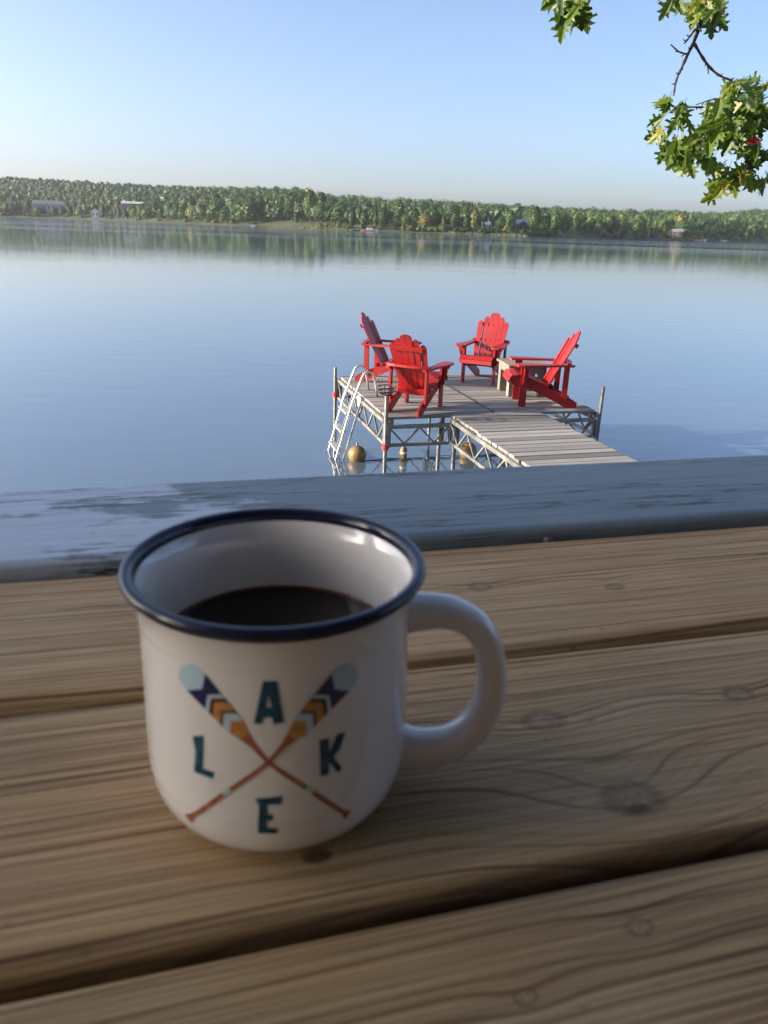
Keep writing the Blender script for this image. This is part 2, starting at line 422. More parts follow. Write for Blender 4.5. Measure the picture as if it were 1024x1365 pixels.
cottage(127.5, 9, 5.5, 6, 4.6, 2.6, m_white, m_whiteroof, 'small white gabled cottage close to the far waterline', True)
cottage(178, 34, 17, 7, 4.2, 1.6, m_brown, m_whiteroof, 'low cottage with a long white roof showing above the shore trees', raise_=3.6, view=0.0)
cottage(648, 12, 4.0, 4.5, 3.0, 1.2, m_brown, m_whiteroof, 'tiny cottage with a white roof beside a flagpole on the far shore', raise_=0.5)
cottage(691, 16, 9.5, 7, 3.6, 2.8, m_brown, m_blueroof, 'brown cottage with a dark blue roof behind a yellow shrub')
cottage(900, 16, 9, 6, 3.0, 1.6, m_brown, m_greyroof, 'low dark cottage above a strip of lawn on the far shore')
# flagpole
p = far_pos(651, 9); m = MB(); m.tube([(0, 0, -0.3), (0, 0, 6.2)], 0.11, 8); m.lathe([(0.02, 6.45), (0.2, 6.3), (0.02, 6.15)], 8)
t = thing('flagpole', 'thin white flagpole standing beside the tiny white-roofed cottage', 'flagpole', p); m.build('pole', m_white, t)

def boat(X, off, L, wd, label, cabin=True, canopy=False, red=True, rz=0.0):
    tan = (X - 525) / 1098.5; y = shore_y(tan) - off
    t = thing('boat', label, 'boat', (tan * y, y, 0), math.atan2(-tan, 1) + rz)
    hull = MB(); secs = []
    for k, (bw, zt) in zip((-0.5, -0.3, 0.1, 0.35, 0.5), ((0.85, 0.85), (1, 0.85), (1, 0.9), (0.7, 1.0), (0.06, 1.15))):
        secs.append([(k * L, -wd / 2 * bw, zt), (k * L, -wd / 2 * bw * 0.75, 0.25), (k * L, 0, -0.15), (k * L, wd / 2 * bw * 0.75, 0.25), (k * L, wd / 2 * bw, zt)])
    V = [p_ for s in secs for p_ in s]; F = []
    for i in range(4):
        for j in range(4): F.append([i * 5 + j, i * 5 + j + 1, (i + 1) * 5 + j + 1, (i + 1) * 5 + j])
        F.append([i * 5 + 4, i * 5, (i + 1) * 5, (i + 1) * 5 + 4])
    F.append([0, 1, 2, 3, 4]); F.append([24, 23, 22, 21, 20]); hull.add(V, F); hull.build('hull', m_bwhite, t)
    if red:
        m = MB(); m.box((-0.08 * L, 0, 0.62), (L * 0.78, wd * 1.03, 0.3)); m.build('stripe', m_bred, t)
    if cabin:
        m = MB(); m.prism([(-0.18 * L, 0.85), (0.22 * L, 0.9), (0.12 * L, 1.7), (-0.14 * L, 1.75)], wd * 0.7, lambda a, b, c: (a, c, b)); cb = m.build('cabin', m_bwhite, t)
        m = MB(); m.box((0.0, 0, 1.35), (L * 0.22, wd * 0.73, 0.32)); m.build('window', m_pane, cb)
    if canopy:
        m = MB(); m.box((-0.05 * L, 0, 2.35), (L * 0.5, wd * 0.95, 0.16)); m.build('canopy', m_bred, t)
        for sx in (-0.27, 0.17):
            for sy in (-0.42, 0.42):
                m = MB(); m.bar((sx * L, sy * wd, 0.8), (sx * L, sy * wd, 2.3), 0.07); m.build('canopy_post', m_bwhite, t)
boat(493, 9, 9.0, 2.8, 'red and white cruiser moored end-on to a low dock on the far shore')
boat(935, 10, 7.5, 2.6, 'white pontoon boat with a red canopy moored below the far wood', False, True)
boat(966, 8, 4.0, 1.6, 'small open white boat beside the red-canopied pontoon boat', False, False, False)
boat(338, 5, 3.2, 1.4, 'tiny white rowing boat beyond the grassy point on the far shore', False, False, False)
for (X, L, w_, lab) in ((472, 9, 1.6, 'low grey dock reaching out beside the red and white cruiser'), (318, 6, 1.4, 'low grey dock with posts near the tiny rowing boat'), (908, 6, 1.4, 'small grey dock between the dark cottage and the pontoon boat')):
    tan = (X - 525) / 1098.5; y = shore_y(tan) - L / 2 + 1
    t = thing('far_dock', lab, 'dock', (tan * y, y, 0), math.atan2(-tan, 1))
    m = MB(); m.box((0, 0, 0.6), (w_ * 2.6, L, 0.14)); m.build('deck', m_dockgrey, t)
    for sx in (-1, 1):
        for sy in (-0.45, 0, 0.45):
            m = MB(); m.box((sx * w_ * 1.2, sy * L, 0.3), (0.18, 0.18, 2.4)); m.build('post', m_dockgrey, t)

def clear(x, y, r=0.0):
    for (a, b, q, hw) in keep_clear:
        if (x - a) ** 2 + (y - b) ** 2 < (q + r) ** 2: return False
        # keep the sight line from the lake open
        if hw > 0 and b - 60 < y < b and abs(x - a * y / b) < hw * 0.55 + r * 0.4: return False
    return True

# forest mass behind the front rows: one object
fr = random.Random(5)
protos = []
for i in range(10):
    kd = ('broad', 'broad', 'tall', 'broad', 'conifer')[i % 5]
    protos.append([np.array(crown_geo(fr, 1.0, (0.95, 1.08, 0.6, 0.88, 0.46)[i % 5], kd, 125, 1)[0]), None, kd])
fr = random.Random(5)
for i in range(10):
    kd = ('broad', 'broad', 'tall', 'broad', 'conifer')[i % 5]
    V, F = crown_geo(fr, 1.0, (0.95, 1.08, 0.6, 0.88, 0.46)[i % 5], kd, 125, 1)
    protos[i] = (np.array(V), [f for f in F], kd)
fv, ff, ft = [], [], []; off = 0; count = 0
def tint_at(x, y, kd, r):
    b = 0.5 + 0.22 * math.sin(x * 0.021 + 1.3) * math.cos(y * 0.017) + r.gauss(0, 0.19)
    if kd == 'conifer': b -= 0.28
    return min(1, max(0, b))
for d0, step, jit in ((22, 6.5, 4), (34, 6.5, 5), (47, 7, 6), (62, 7, 7), (80, 7.5, 8), (100, 8, 9), (124, 8, 10), (150, 8.5, 11), (178, 8.5, 12), (208, 9, 13), (236, 7, 12), (262, 6.5, 12), (288, 6.5, 12), (312, 6, 12), (332, 6, 10), (350, 6, 10)):
    X = -260.0
    while X < 1300:
        tan = (X - 525) / 1098.5; yy = shore_y(tan); X += step / (yy + d0) * 1098.5 * fr.uniform(0.75, 1.25)
        y = yy + d0 + fr.uniform(-jit, jit); x = tan * y
        if not clear(x, y, 2.5): continue
        if d0 < 40 and (345 < X < 460) and fr.random() < 0.15: continue
        pr = protos[fr.randrange(10)] if fr.random() > 0.2 else protos[4 if fr.random() < .5 else 9]
        h = fr.uniform(8, 13) * float(np.interp(X, [0, 250, 400], [0.75, 0.9, 1.1])) * (0.8 if 480 < X < 900 and d0 < 150 else 1.0) * float(np.interp(d0, [60, 200, 300], [1, 0.85, 0.72]))
        if d0 > 200 and pr[2] != 'broad': pr = protos[fr.choice((0, 1, 3, 5, 6, 8))]
        a = fr.uniform(0, 6.28); c_, s_ = math.cos(a), math.sin(a); wv = fr.uniform(0.85, 1.2)
        P = pr[0] * np.array([h * wv, h * wv, h]); P = np.stack([P[:, 0] * c_ - P[:, 1] * s_ + x, P[:, 0] * s_ + P[:, 1] * c_ + y, P[:, 2] + far_ground(x, y) - 0.5], 1)
        fv.append(P); tv = tint_at(x, y, pr[2], fr); ft += [tv] * len(pr[1])
        ff += [[i + off for i in f] for f in pr[1]]; off += len(P); count += 1
me = bpy.data.meshes.new('forest'); me.from_pydata(np.concatenate(fv).tolist(), [], ff); me.materials.append(m_far)
at = me.attributes.new('tint', 'FLOAT', 'FACE'); at.data.foreach_set('value', ft)
tag(link('forest', me), 'dense green wood covering the hills across the lake', 'forest', kind='stuff')
print('forest trees', count, 'faces', len(ff))

# front rows: single trees
def proto_tree(kind, h, w, seed):
    r = random.Random(seed); V, F = crown_geo(r, h, w, kind, 620, 2)
    m = MB(); m.add(V, F); cm = m.mesh('crown', m_shore, fix=False)
    m = MB(); m.tube([(0, 0, -0.6), (0.05, 0, h * 0.3), (0, 0.05, h * 0.75)], [0.028 * h * 0.55, 0.02 * h * 0.55, 0.03], 6)
    for a in (0.4, 2.4, 4.4):
        m.tube([(0, 0, h * 0.35), (math.cos(a) * w * 0.2, math.sin(a) * w * 0.2, h * 0.55)], [0.07, 0.02], 5)
    return cm, m.mesh('trunk', m_bark)
TP = {k: [proto_tree(k, h, w, 40 + 7 * i + j) for j in range(3)] for i, (k, h, w) in enumerate((('broad', 13, 11.5), ('tall', 15, 7.5), ('conifer', 13, 5.4)))}
TL = {'broad': 'round-crowned leafy tree at the front of the far wood', 'tall': 'tall narrow leafy tree at the front of the far wood', 'conifer': 'pointed dark conifer at the front of the far wood'}
sr = random.Random(21)
def shore_tree(X, d, kind, sc, label=None, group=None, name=None):
    p = far_pos(X, d)
    if not clear(p.x, p.y, 1.0): return
    cm, tm = TP[kind][sr.randrange(3)]
    t = thing(name or {'broad': 'broadleaf_tree', 'tall': 'slender_tree', 'conifer': 'conifer_tree'}[kind], label or TL[kind], 'tree', p + Vector((0, 0, -0.3)), sr.uniform(0, 6.28), group or ('front row of ' + kind + ' trees across the lake'))
    t.scale = (sc * sr.uniform(.88, 1.12), sc * sr.uniform(.88, 1.12), sc * sr.uniform(.85, 1.15))
    link('crown', cm, t); link('trunk', tm, t)
X = -60.0
while X < 1110:
    tan = (X - 525) / 1098.5; yy = shore_y(tan)
    kd = sr.choices(('broad', 'tall', 'conifer'), (5, 3, 2))[0]
    base = float(np.interp(X, [0, 200, 300, 420, 500, 700, 900, 1024], [0.66, 0.80, 1.12, 1.08, 0.85, 0.72, 0.72, 0.75]))
    d = sr.uniform(3, 9) + (16 if 345 < X < 455 else 0)
    shore_tree(X, d, kd, base * sr.uniform(0.7, 1.08))
    if sr.random() < 0.55: shore_tree(X + sr.uniform(-3, 3), d + 9, sr.choice(('broad', 'tall')), base * sr.uniform(0.9, 1.12))
    X += sr.uniform(4.0, 7.5) / (yy + 8) * 1098.5
# shrubs and low bushes along the water
m_yel = leaves('yellow_foliage', [(0, (0.16, 0.14, 0.04)), (1, (0.20, 0.16, 0.05))], 0.25)
def bush(X, d, h, w, label, mat=m_shore, group=None):
    r = random.Random(int(X * 7)); V, F = crown_geo(r, h, w, 'broad', 140, 1); V = [(a, b, c - 0.16 * h) for a, b, c in V]
    m = MB(); m.add(V, F); t = thing('shore_shrub', label, 'shrub', far_pos(X, d), 0, group); m.build('crown', mat, t, fix=False)
    m = MB(); m.tube([(0, 0, -0.4), (0, 0, h * 0.5)], [0.12, 0.04], 5); m.build('stem', m_bark, t)
bush(676, 6, 6.5, 6.0, 'yellowish rounded shrub in front of the blue-roofed cottage', m_yel)
bush(296, 5, 6.0, 3.5, 'small yellow-green shrub standing alone at the far water edge', m_yel)
for i, X in enumerate((437, 452, 446)): bush(X, 7, 3.2, 5.0, 'low rounded bush at the tip of the grassy point', m_shore, 'bushes on the grassy point')
for i in range(110):
    X = sr.uniform(-20, 1040); q = far_pos(X, 3)
    if 120 < X < 135 or 340 < X < 425 or not clear(q.x, q.y): continue
    bush(X, sr.uniform(2, 5), sr.uniform(2, 4), sr.uniform(3, 6), 'low green bush at the edge of the far water', m_shore, 'bushes along the far waterline')
# reeds on the grassy point
gm = MT('reed_mat', rough=0.7); gm.set('color', gm.ramp(gm.noise(gm.coord(), 0.6, 3), [(0.3, (0.08, 0.10, 0.028)), (0.7, (0.16, 0.15, 0.055))]))
gv, gf = [], []
for (xa, xb, nn) in ((343, 462, 2600), (598, 705, 900), (150, 180, 300), (880, 925, 500)):
    for i in range(nn):
        X = sr.uniform(xa, xb); p = far_pos(X, sr.uniform(-1.5, 7)); p.z = max(p.z, 0) ; a = sr.uniform(0, 3.14); hh = sr.uniform(0.4, 1.0); w_ = sr.uniform(0.12, 0.35); o = len(gv)
        dx, dy = math.cos(a) * w_, math.sin(a) * w_
        gv += [(p.x - dx, p.y - dy, -0.1), (p.x + dx, p.y + dy, -0.1), (p.x + sr.uniform(-.3, .3), p.y, p.z + hh)]; gf.append([o, o + 1, o + 2])
mb = MB(); mb.add(gv, gf); tag(mb.build('reeds', gm.m, fix=False), 'pale yellow-green reeds and long grass along the far waterline', 'reeds', kind='stuff')

# ------------------------------------------------------------------ the dock
DZ = 0.82                                     # deck height above the lake
DA = math.radians(16.0)
DB = Vector((-0.002, 8.79, 0))
m_deck = weathered('dock_lumber', (0.17, 0.165, 0.16), (0.33, 0.32, 0.305), (0.25, 0.22, 0.185))
m_alu = plain('aluminium', (0.60, 0.60, 0.58), 0.42, 0.85, var=0.12, scale=9)
m_truss = plain('weathered_aluminium', (0.25, 0.25, 0.235), 0.55, 0.7, var=0.3, scale=7)
m_steel = plain('galvanised_steel', (0.20, 0.205, 0.21), 0.5, 0.8, var=0.25, scale=14)
m_clamp = plain('red_clamp', (0.50, 0.03, 0.02), 0.5, var=0.2)
m_black = plain('black_wire', (0.015, 0.015, 0.016), 0.5)
m_beam = weathered('dock_beam', (0.12, 0.10, 0.085), (0.24, 0.21, 0.18), (0.16, 0.12, 0.09))
dock = thing('dock', 'grey plank dock on aluminium trusses and pipe legs carrying red chairs', 'dock', DB, DA)
DW, DD, WU0, WU1 = 2.72, 2.60, 0.80, 1.95
dr = random.Random(3)
def board_meshes(L, n=3):
    out = []
    for i in range(n):
        m = MB(); m.box((0, 0, 0), (L + dr.uniform(-.008, .012), 0.122, 0.032), ch=0.004); out.append(m.mesh('deck_board', m_deck))
    return out
B_half, B_walk = board_meshes(DW / 2 - 0.006), board_meshes(WU1 - WU0)
pitch = 0.1368
nrow = int(DD / pitch)
for i in range(nrow):
    vv = DD - (i + 0.5) * pitch
    for k in (0, 1):
        o = link('deck_board', dr.choice(B_half), dock, (DW / 4 + k * DW / 2 + dr.uniform(-.006, .006), vv + dr.uniform(-.002, .002), DZ - 0.016 + dr.uniform(-.003, .002)), (dr.uniform(-.008, .008), 0, dr.uniform(-.002, .002)))
vv = DD - nrow * pitch - pitch * 0.5
while vv > -4.9:
    link('deck_board', dr.choice(B_walk), dock, ((WU0 + WU1) / 2 + dr.uniform(-.012, .012), vv, DZ - 0.016 + dr.uniform(-.003, .002)), (dr.uniform(-.008, .008), 0, dr.uniform(-.003, .003)))
    vv -= pitch
# wooden stringers under the boards
for (a, b) in (((0.06, 0.0), (0.06, DD)), ((DW / 2 - 0.07, 0.0), (DW / 2 - 0.07, DD)), ((DW / 2 + 0.07, 0.0), (DW / 2 + 0.07, DD)), ((DW - 0.06, 0.0), (DW - 0.06, DD)), ((WU0 + 0.1, -4.8), (WU0 + 0.1, -0.02)), ((WU1 - 0.1, -4.8), (WU1 - 0.1, -0.02))):
    m = MB(); m.box(((a[0] + b[0]) / 2, (a[1] + b[1]) / 2, DZ - 0.032 - 0.032), (0.05, abs(b[1] - a[1]), 0.06)); m.build('stringer', m_beam, dock)
def truss(a, b, n, ztop=DZ - 0.055, hgt=0.26):
    a = Vector((*a, ztop)); b = Vector((*b, ztop)); dn = Vector((0, 0, -hgt))
    m = MB(); m.bar(a, b, 0.034, 0.044); t = m.build('truss', m_truss, dock)
    m = MB(); m.bar(a + dn, b + dn, 0.032, 0.036); m.build('bottom_chord', m_truss, t)
    for i in range(n):
        p0 = a.lerp(b, i / n); p1 = a.lerp(b, (i + 1) / n); mid = a.lerp(b, (i + 0.5) / n)
        m = MB(); m.bar(p0 + dn * 0.06, mid + dn * 0.94, 0.02); m.build('brace', m_truss, t)
        m = MB(); m.bar(mid + dn * 0.94, p1 + dn * 0.06, 0.02); m.build('brace', m_truss, t)
    for p in (a, b):
        m = MB(); m.bar(p + dn * 0.08, p + dn * 0.93, 0.03); m.build('brace', m_truss, t)
truss((-0.02, DD - 0.02), (-0.02, 0.02), 5)
truss((0.03, -0.02), (WU0 - 0.03, -0.02), 2, DZ - 0.115, 0.22)
truss((WU1 + 0.03, -0.02), (DW - 0.03, -0.02), 2, DZ - 0.115, 0.22)
truss((DW + 0.02, 0.02), (DW + 0.02, DD - 0.02), 5)
truss((0.03, DD + 0.02), (DW - 0.03, DD + 0.02), 6)
truss((DW / 2, DD - 0.05), (DW / 2, 0.02), 5, DZ - 0.12, 0.2)
truss((WU0 - 0.02, -0.05), (WU0 - 0.02, -4.8), 9)
truss((WU1 + 0.02, -0.05), (WU1 + 0.02, -4.8), 9)
def pipe(u_, v_, top, clamp=None, r=0.024, rust=False):
    m = MB(); m.tube([(u_, v_, -1.6), (u_, v_, DZ + top)], r, 10); pp = m.build('pipe_leg', m_steel, dock, smooth=False)
    if clamp is not None:
        m = MB(); m.lathe([(r + .001, DZ + clamp - 0.035), (r + 0.014, DZ + clamp - 0.035), (r + 0.014, DZ + clamp + 0.035), (r + .001, DZ + clamp + 0.035)], 12, (u_, v_, 0)); m.build('clamp', m_clamp, pp)
    m = MB(); m.box((u_ + (0.03 if u_ < 1 else -0.03), v_, DZ - 0.2), (0.035, 0.06, 0.3)); m.build('leg_bracket', m_steel, pp)
pipe(-0.065, DD - 0.02, 0.13, -0.27)
pipe(-0.03, -0.07, 0.27, -0.34)
pipe(DW + 0.04, -0.03, 0.30)
pipe(DW + 0.06, DD - 0.05, 0.05)
pipe(WU0 + 0.02, -0.09, -0.06, r=0.026)
pipe(WU0 - 0.10, 0.12, -0.12)
pipe(WU0 + 0.03, -1.9, -0.06)
pipe(WU1 - 0.03, -1.9, -0.06)
pipe(DW / 2, DD - 0.2, -0.1)
# cross brace cable under the platform and a dark rope lying on the deck joint
m = MB(); m.tube([(DW / 2, 0.06, DZ + 0.006), (DW / 2 - 0.01, 0.8, DZ + 0.007), (DW / 2 - 0.005, 1.75, DZ + 0.006)], 0.007, 6); m.build('seam_strip', m_black, dock)

# ladder on the left edge
lad = thing('swim_ladder', 'aluminium swim ladder with hooped handrails hung on the dock edge', 'ladder', DB, DA)
V0, V1 = 1.12, 1.58
for v_ in (V0, V1):
    pts = []
    for (u_, z) in ((-0.46, -0.35), (-0.36, 0.0), (-0.16, DZ - 0.10), (-0.03, DZ + 0.24), (-0.005, DZ + 0.295), (0.04, DZ + 0.325), (0.09, DZ + 0.315), (0.13, DZ + 0.27), (0.16, DZ + 0.14), (0.18, DZ - 0.005)):
        pts.append((u_, v_, z))
    m = MB(); m.tube(pts, 0.0165, 8); m.build('handrail', m_alu, lad, smooth=True)
    m = MB(); m.bar((-0.02, v_, DZ - 0.02), (-0.27, v_, -0.05), 0.022); m.build('stay', m_alu, lad)
for i, k in enumerate((0.12, 0.36, 0.60)):
    z = k; u_ = -0.36 + (0.20) * z / (DZ - 0.10)
    m = MB(); m.box((u_, (V0 + V1) / 2, z), (0.085, V1 - V0 - 0.02, 0.03), ch=0.005); m.build('tread', m_alu, lad)
m = MB(); m.box((-0.035, (V0 + V1) / 2 - 0.15, DZ - 0.08), (0.012, 0.2, 0.14)); m.build('mounting_plate', plain('cream_plate', (0.62, 0.55, 0.36), 0.6, var=0.15), lad)

# wire basket on the front-left pipe leg
bk = thing('wire_basket', 'black wire basket with thin uprights perched on the dock leg beside the ladder', 'basket', DB + Matrix.Rotation(DA, 3, 'Z') @ Vector((-0.03, -0.07, DZ + 0.27)), DA)
def ringpts(r, z, n=20, e=1.0): return [(r * math.cos(2 * math.pi * k / n), r * math.sin(2 * math.pi * k / n) * e, z) for k in range(n + 1)]
for (r_, z_) in ((0.105, 0.10), (0.098, 0.055), (0.065, 0.012)):
    m = MB(); m.tube(ringpts(r_, z_), 0.006, 6, cap=False); m.build('hoop', m_black, bk)
for k in range(12):
    a = k * math.pi / 6
    m = MB(); m.tube([(0.012 * math.cos(a), 0.012 * math.sin(a), 0.0), (0.065 * math.cos(a), 0.065 * math.sin(a), 0.012), (0.098 * math.cos(a), 0.098 * math.sin(a), 0.055), (0.105 * math.cos(a), 0.105 * math.sin(a), 0.10)], 0.0042, 5); m.build('wire', m_black, bk)
for a in (0.3, 1.9, 3.4, 5.0):
    m = MB(); m.tube([(0.105 * math.cos(a), 0.105 * math.sin(a), 0.10), (0.115 * math.cos(a), 0.115 * math.sin(a), 0.20), (0.085 * math.cos(a), 0.085 * math.sin(a), 0.31)], 0.0032, 5); m.build('upright', m_black, bk)

# floats under the dock
m_gold = MT('float_skin', rough=0.45); gn = m_gold.noise(m_gold.coord(), 14, 4, 0.6)
m_gold.set('color', m_gold.ramp(gn, [(0.3, (0.17, 0.10, 0.03)), (0.6, (0.28, 0.18, 0.06)), (0.8, (0.36, 0.27, 0.13))])); m_gold = m_gold.m
for (px_, py_, lab) in ((476, 606, 'round ochre float under the dock beside the ladder'), (624, 601, 'round ochre float under the dock by the walkway truss')):
    q = on_plane(px_, py_, 0.075); q.z = 0.075
    t = thing('float_ball', lab, 'float', q); R = 0.118
    m = MB(); m.lathe([(0.001, -R)] + [(R * math.sin(a), -R * math.cos(a)) for a in [i * math.pi / 18 for i in range(1, 18)]] + [(0.001, R)], 28); b_ = m.build('ball', m_gold, t, smooth=True)
    m = MB(); m.lathe([(R + 0.0012, -0.012), (R + 0.004, -0.006), (R + 0.004, 0.006), (R + 0.0012, 0.012)], 28); sm = m.build('seam', m_gold, t); sm.rotation_euler = (math.pi / 2, 0, 0.15)
    m = MB(); m.lathe([(0.001, R + 0.05), (0.012, R + 0.045), (0.014, R + 0.01), (0.03, R - 0.004), (0.03, R - 0.02)], 12); m.build('stem', m_steel, t)
q = on_plane(538, 607, 0.06)
t = thing('float_cylinder', 'slim ochre cylindrical float under the dock between the round floats', 'float', q)
m = MB(); m.lathe([(0.001, -0.16), (0.042, -0.14), (0.046, -0.1), (0.046, 0.075), (0.042, 0.095), (0.026, 0.11), (0.022, 0.118)], 20); m.build('body', m_gold, t, smooth=True)
m = MB(); m.lathe([(0.022, 0.112), (0.018, 0.15), (0.006, 0.155), (0.001, 0.155)], 14); m.build('cap', m_steel, t)
m = MB(); m.lathe([(0.0465, 0.03), (0.0485, 0.033), (0.0485, 0.05), (0.0465, 0.053)], 20); m.build('band', m_white, t)

# ------------------------------------------------------------------ the red chairs
rt = MT('red_paint', rough=0.42, spec=0.45); rn = rt.noise(rt.coord(), 6, 4, 0.6)
rt.set('color', rt.ramp(rn, [(0.3, (0.23, 0.007, 0.009)), (0.6, (0.31, 0.012, 0.012)), (0.8, (0.34, 0.026, 0.022))]))
rgr = rt.noise(rt.mapping(rt.coord(), (40, 40, 6)), 1.0, 3); rt.set('normal', rt.bump(rgr, 0.25, 0.002))
m_red = rt.m
def make_chair():
    t = thing('garden_chair', 'x', 'chair', (0, 0, 0), 0, 'red adirondack chairs in a ring on the dock')
    HW = 0.245
    # stringers: curved board from the seat front down to the rear foot
    top = [(0.0, 0.345), (0.03, 0.372), (0.10, 0.375), (0.22, 0.345), (0.40, 0.275), (0.52, 0.225), (0.66, 0.165), (0.80, 0.105), (0.865, 0.06), (0.87, 0.0)]
    bot = [(0.72, 0.0), (0.55, 0.085), (0.35, 0.18), (0.20, 0.235), (0.09, 0.255), (0.02, 0.28)]
    for s in (-1, 1):
        m = MB(); m.prism(top + bot, 0.024, lambda a, b, c, s=s: (s * (HW - 0.045) + c, a, b)); m.build('stringer', m_red, t)
        m = MB(); m.prism([(0.125, 0.0), (0.215, 0.0), (0.215, 0.512), (0.125, 0.512)], 0.026, lambda a, b, c, s=s: (s * (HW - 0.019) + c, a, b)); m.build('leg', m_red, t)
        # scalloped bracket outside the front leg
        br = [(0.0, 0.0), (0.0, -0.25), (0.018, -0.235), (0.030, -0.19), (0.026, -0.15), (0.05, -0.11), (0.06, -0.06), (0.085, -0.02), (0.088, 0.0)]
        m = MB(); m.prism(br, 0.024, lambda a, b, c, s=s: (s * (HW - 0.005 + a), 0.17 + c, 0.511 + b)); m.build('arm_bracket', m_red, t)
        # rear arm post
        m = MB(); m.prism([(0.655, 0.12), (0.725, 0.09), (0.725, 0.512), (0.66, 0.512)], 0.026, lambda a, b, c, s=s: (s * (HW - 0.018) + c, a, b)); m.build('arm_post', m_red, t)
        arm = [(0.07, -0.055), (0.045, -0.02), (0.045, 0.06), (0.07, 0.095), (0.14, 0.108), (0.24, 0.098), (0.40, 0.062), (0.60, 0.035), (0.76, 0.022), (0.785, 0.0), (0.785, -0.035), (0.62, -0.045), (0.35, -0.05)]
        m = MB(); m.prism(arm, 0.024, lambda a, b, c, s=s: (s * (HW + b * 1.0), a, 0.525 + c)); m.build('arm', m_red, t)
    # seat slats follow the stringer top
    pts = [(-0.012, 0.325, 78), (0.012, 0.375, 40), (0.075, 0.392, 5), (0.14, 0.385, -10), (0.205, 0.366, -18), (0.27, 0.343, -21), (0.335, 0.318, -22), (0.40, 0.293, -22), (0.465, 0.267, -22)]
    for (y, z, an) in pts:
        R3 = Matrix.Rotation(math.radians(an), 3, 'X')
        m = MB(); m.box((0, y, z), (2 * HW - 0.07 if 0.08 < y < 0.26 else 2 * HW - 0.012, 0.056, 0.018), R3, ch=0.003); m.build('seat_slat', m_red, t)
    # fan of six back slats, reclined 31 degrees
    rec = math.radians(27); base = Vector((0, 0.505, 0.235))
    ax = Vector((0, math.sin(rec), math.cos(rec))); nrm = Vector((0, math.cos(rec), -math.sin(rec)))
    tops = [0.63, 0.705, 0.765, 0.765, 0.705, 0.63]
    for i in range(6):
        k = i - 2.5; b0, b1 = k * 0.063, k * 0.0785; hw0, hw1 = 0.0285, 0.0355
        L = tops[i]; rr = [(b0 - hw0, -0.03), (b0 + hw0, -0.03)]
        sl_ = abs(k) > 0.6
        inner = -1 if k > 0 else 1        # side towards the middle
        out = -inner
        if not sl_:
            tp = [(out * hw1, L - 0.045), (out * hw1 * 0.75, L - 0.015), (out * hw1 * 0.2, L + 0.004), (inner * hw1, L + 0.012)]
        else:
            tp = [(out * hw1, L - 0.04), (out * hw1 * 0.7, L - 0.008), (0, L + 0.008), (inner * hw1 * 0.6, L + 0.006), (inner * hw1, L - 0.012)]
        if out < 0: tp = tp[::-1]
        poly = rr + [(b1 + x, y) for (x, y) in sorted(tp, key=lambda q: -q[0])]
        cur = 0.022 * (k / 2.5) ** 2                       # slight dish
        m = MB(); m.prism(poly, 0.016, lambda a, b, c, cur=cur: base + ax * b + nrm * (c - cur) + Vector((a, 0, 0))); m.build('back_slat', m_red, t)
    # crescent rail behind the back at arm height, lower rail and upper batten
    cz = 0.552; yb = base.y + (cz - base.z) * math.tan(rec) + 0.012
    cres = [(-0.275, 0.0), (0.275, 0.0), (0.272, 0.05), (0.16, 0.083), (0, 0.095), (-0.16, 0.083), (-0.272, 0.05)]
    m = MB(); m.prism(cres, 0.026, lambda a, b, c: (a, yb + b, cz + c)); m.build('back_rail', m_red, t)
    m = MB(); m.box((0, 0.545, 0.225), (2 * HW - 0.12, 0.03, 0.075), Matrix.Rotation(-rec, 3, 'X')); m.build('lower_rail', m_red, t)
    bt = base + ax * 0.60 + nrm * 0.020
    m = MB(); m.box(bt, (0.40, 0.02, 0.05), Matrix.Rotation(-rec, 3, 'X')); m.build('back_batten', m_red, t)
    return t
proto = make_chair()
specs = [((0.25, 10.95), (0.95, -0.30), 'red adirondack chair at the far ladder side, seen from its side'),
         ((0.445, 9.55), (0.40, 0.92), 'red adirondack chair with its back to the porch rail'),
         ((1.28, 11.06), (-0.40, -0.92), 'red adirondack chair left of the wooden side table, facing the porch'),
         ((1.68, 9.82), (-1.0, -0.02), 'red adirondack chair in front of the side table in full profile')]
for i, (pos, fd, lab) in enumerate(specs):
    c = proto if i == 0 else copy_tree(proto)
    th = math.atan2(fd[0], -fd[1]); f_ = Vector((fd[0], fd[1])).normalized()
    c.location = (pos[0] - f_.x * -0.17, pos[1] - f_.y * -0.17, DZ + 0.002); c.rotation_euler = (0, 0, th); c['label'] = lab

# side table
st = thing('side_table', 'low weathered wooden side table between two red chairs', 'table', (1.80, 10.47, DZ + 0.002), math.radians(9))
m_cedar = weathered('side_table_wood', (0.13, 0.115, 0.095), (0.25, 0.22, 0.18), (0.28, 0.23, 0.16))
for i in range(4):
    m = MB(); m.box((0, -0.218 + i * 0.1455, 0.405), (0.56, 0.139, 0.03), ch=0.004); m.build('top_board', m_cedar, st)
for s in (-1, 1):
    m = MB(); m.box((s * 0.235, 0, 0.345), (0.035, 0.50, 0.085)); m.build('apron', m_cedar, st)
    m = MB(); m.box((0, s * 0.24, 0.345), (0.43, 0.035, 0.085)); m.build('apron', m_cedar, st)
    for q in (-1, 1):
        m = MB(); m.box((s * 0.205, q * 0.205, 0.193), (0.09, 0.09, 0.386), ch=0.005); m.build('leg', m_cedar, st)

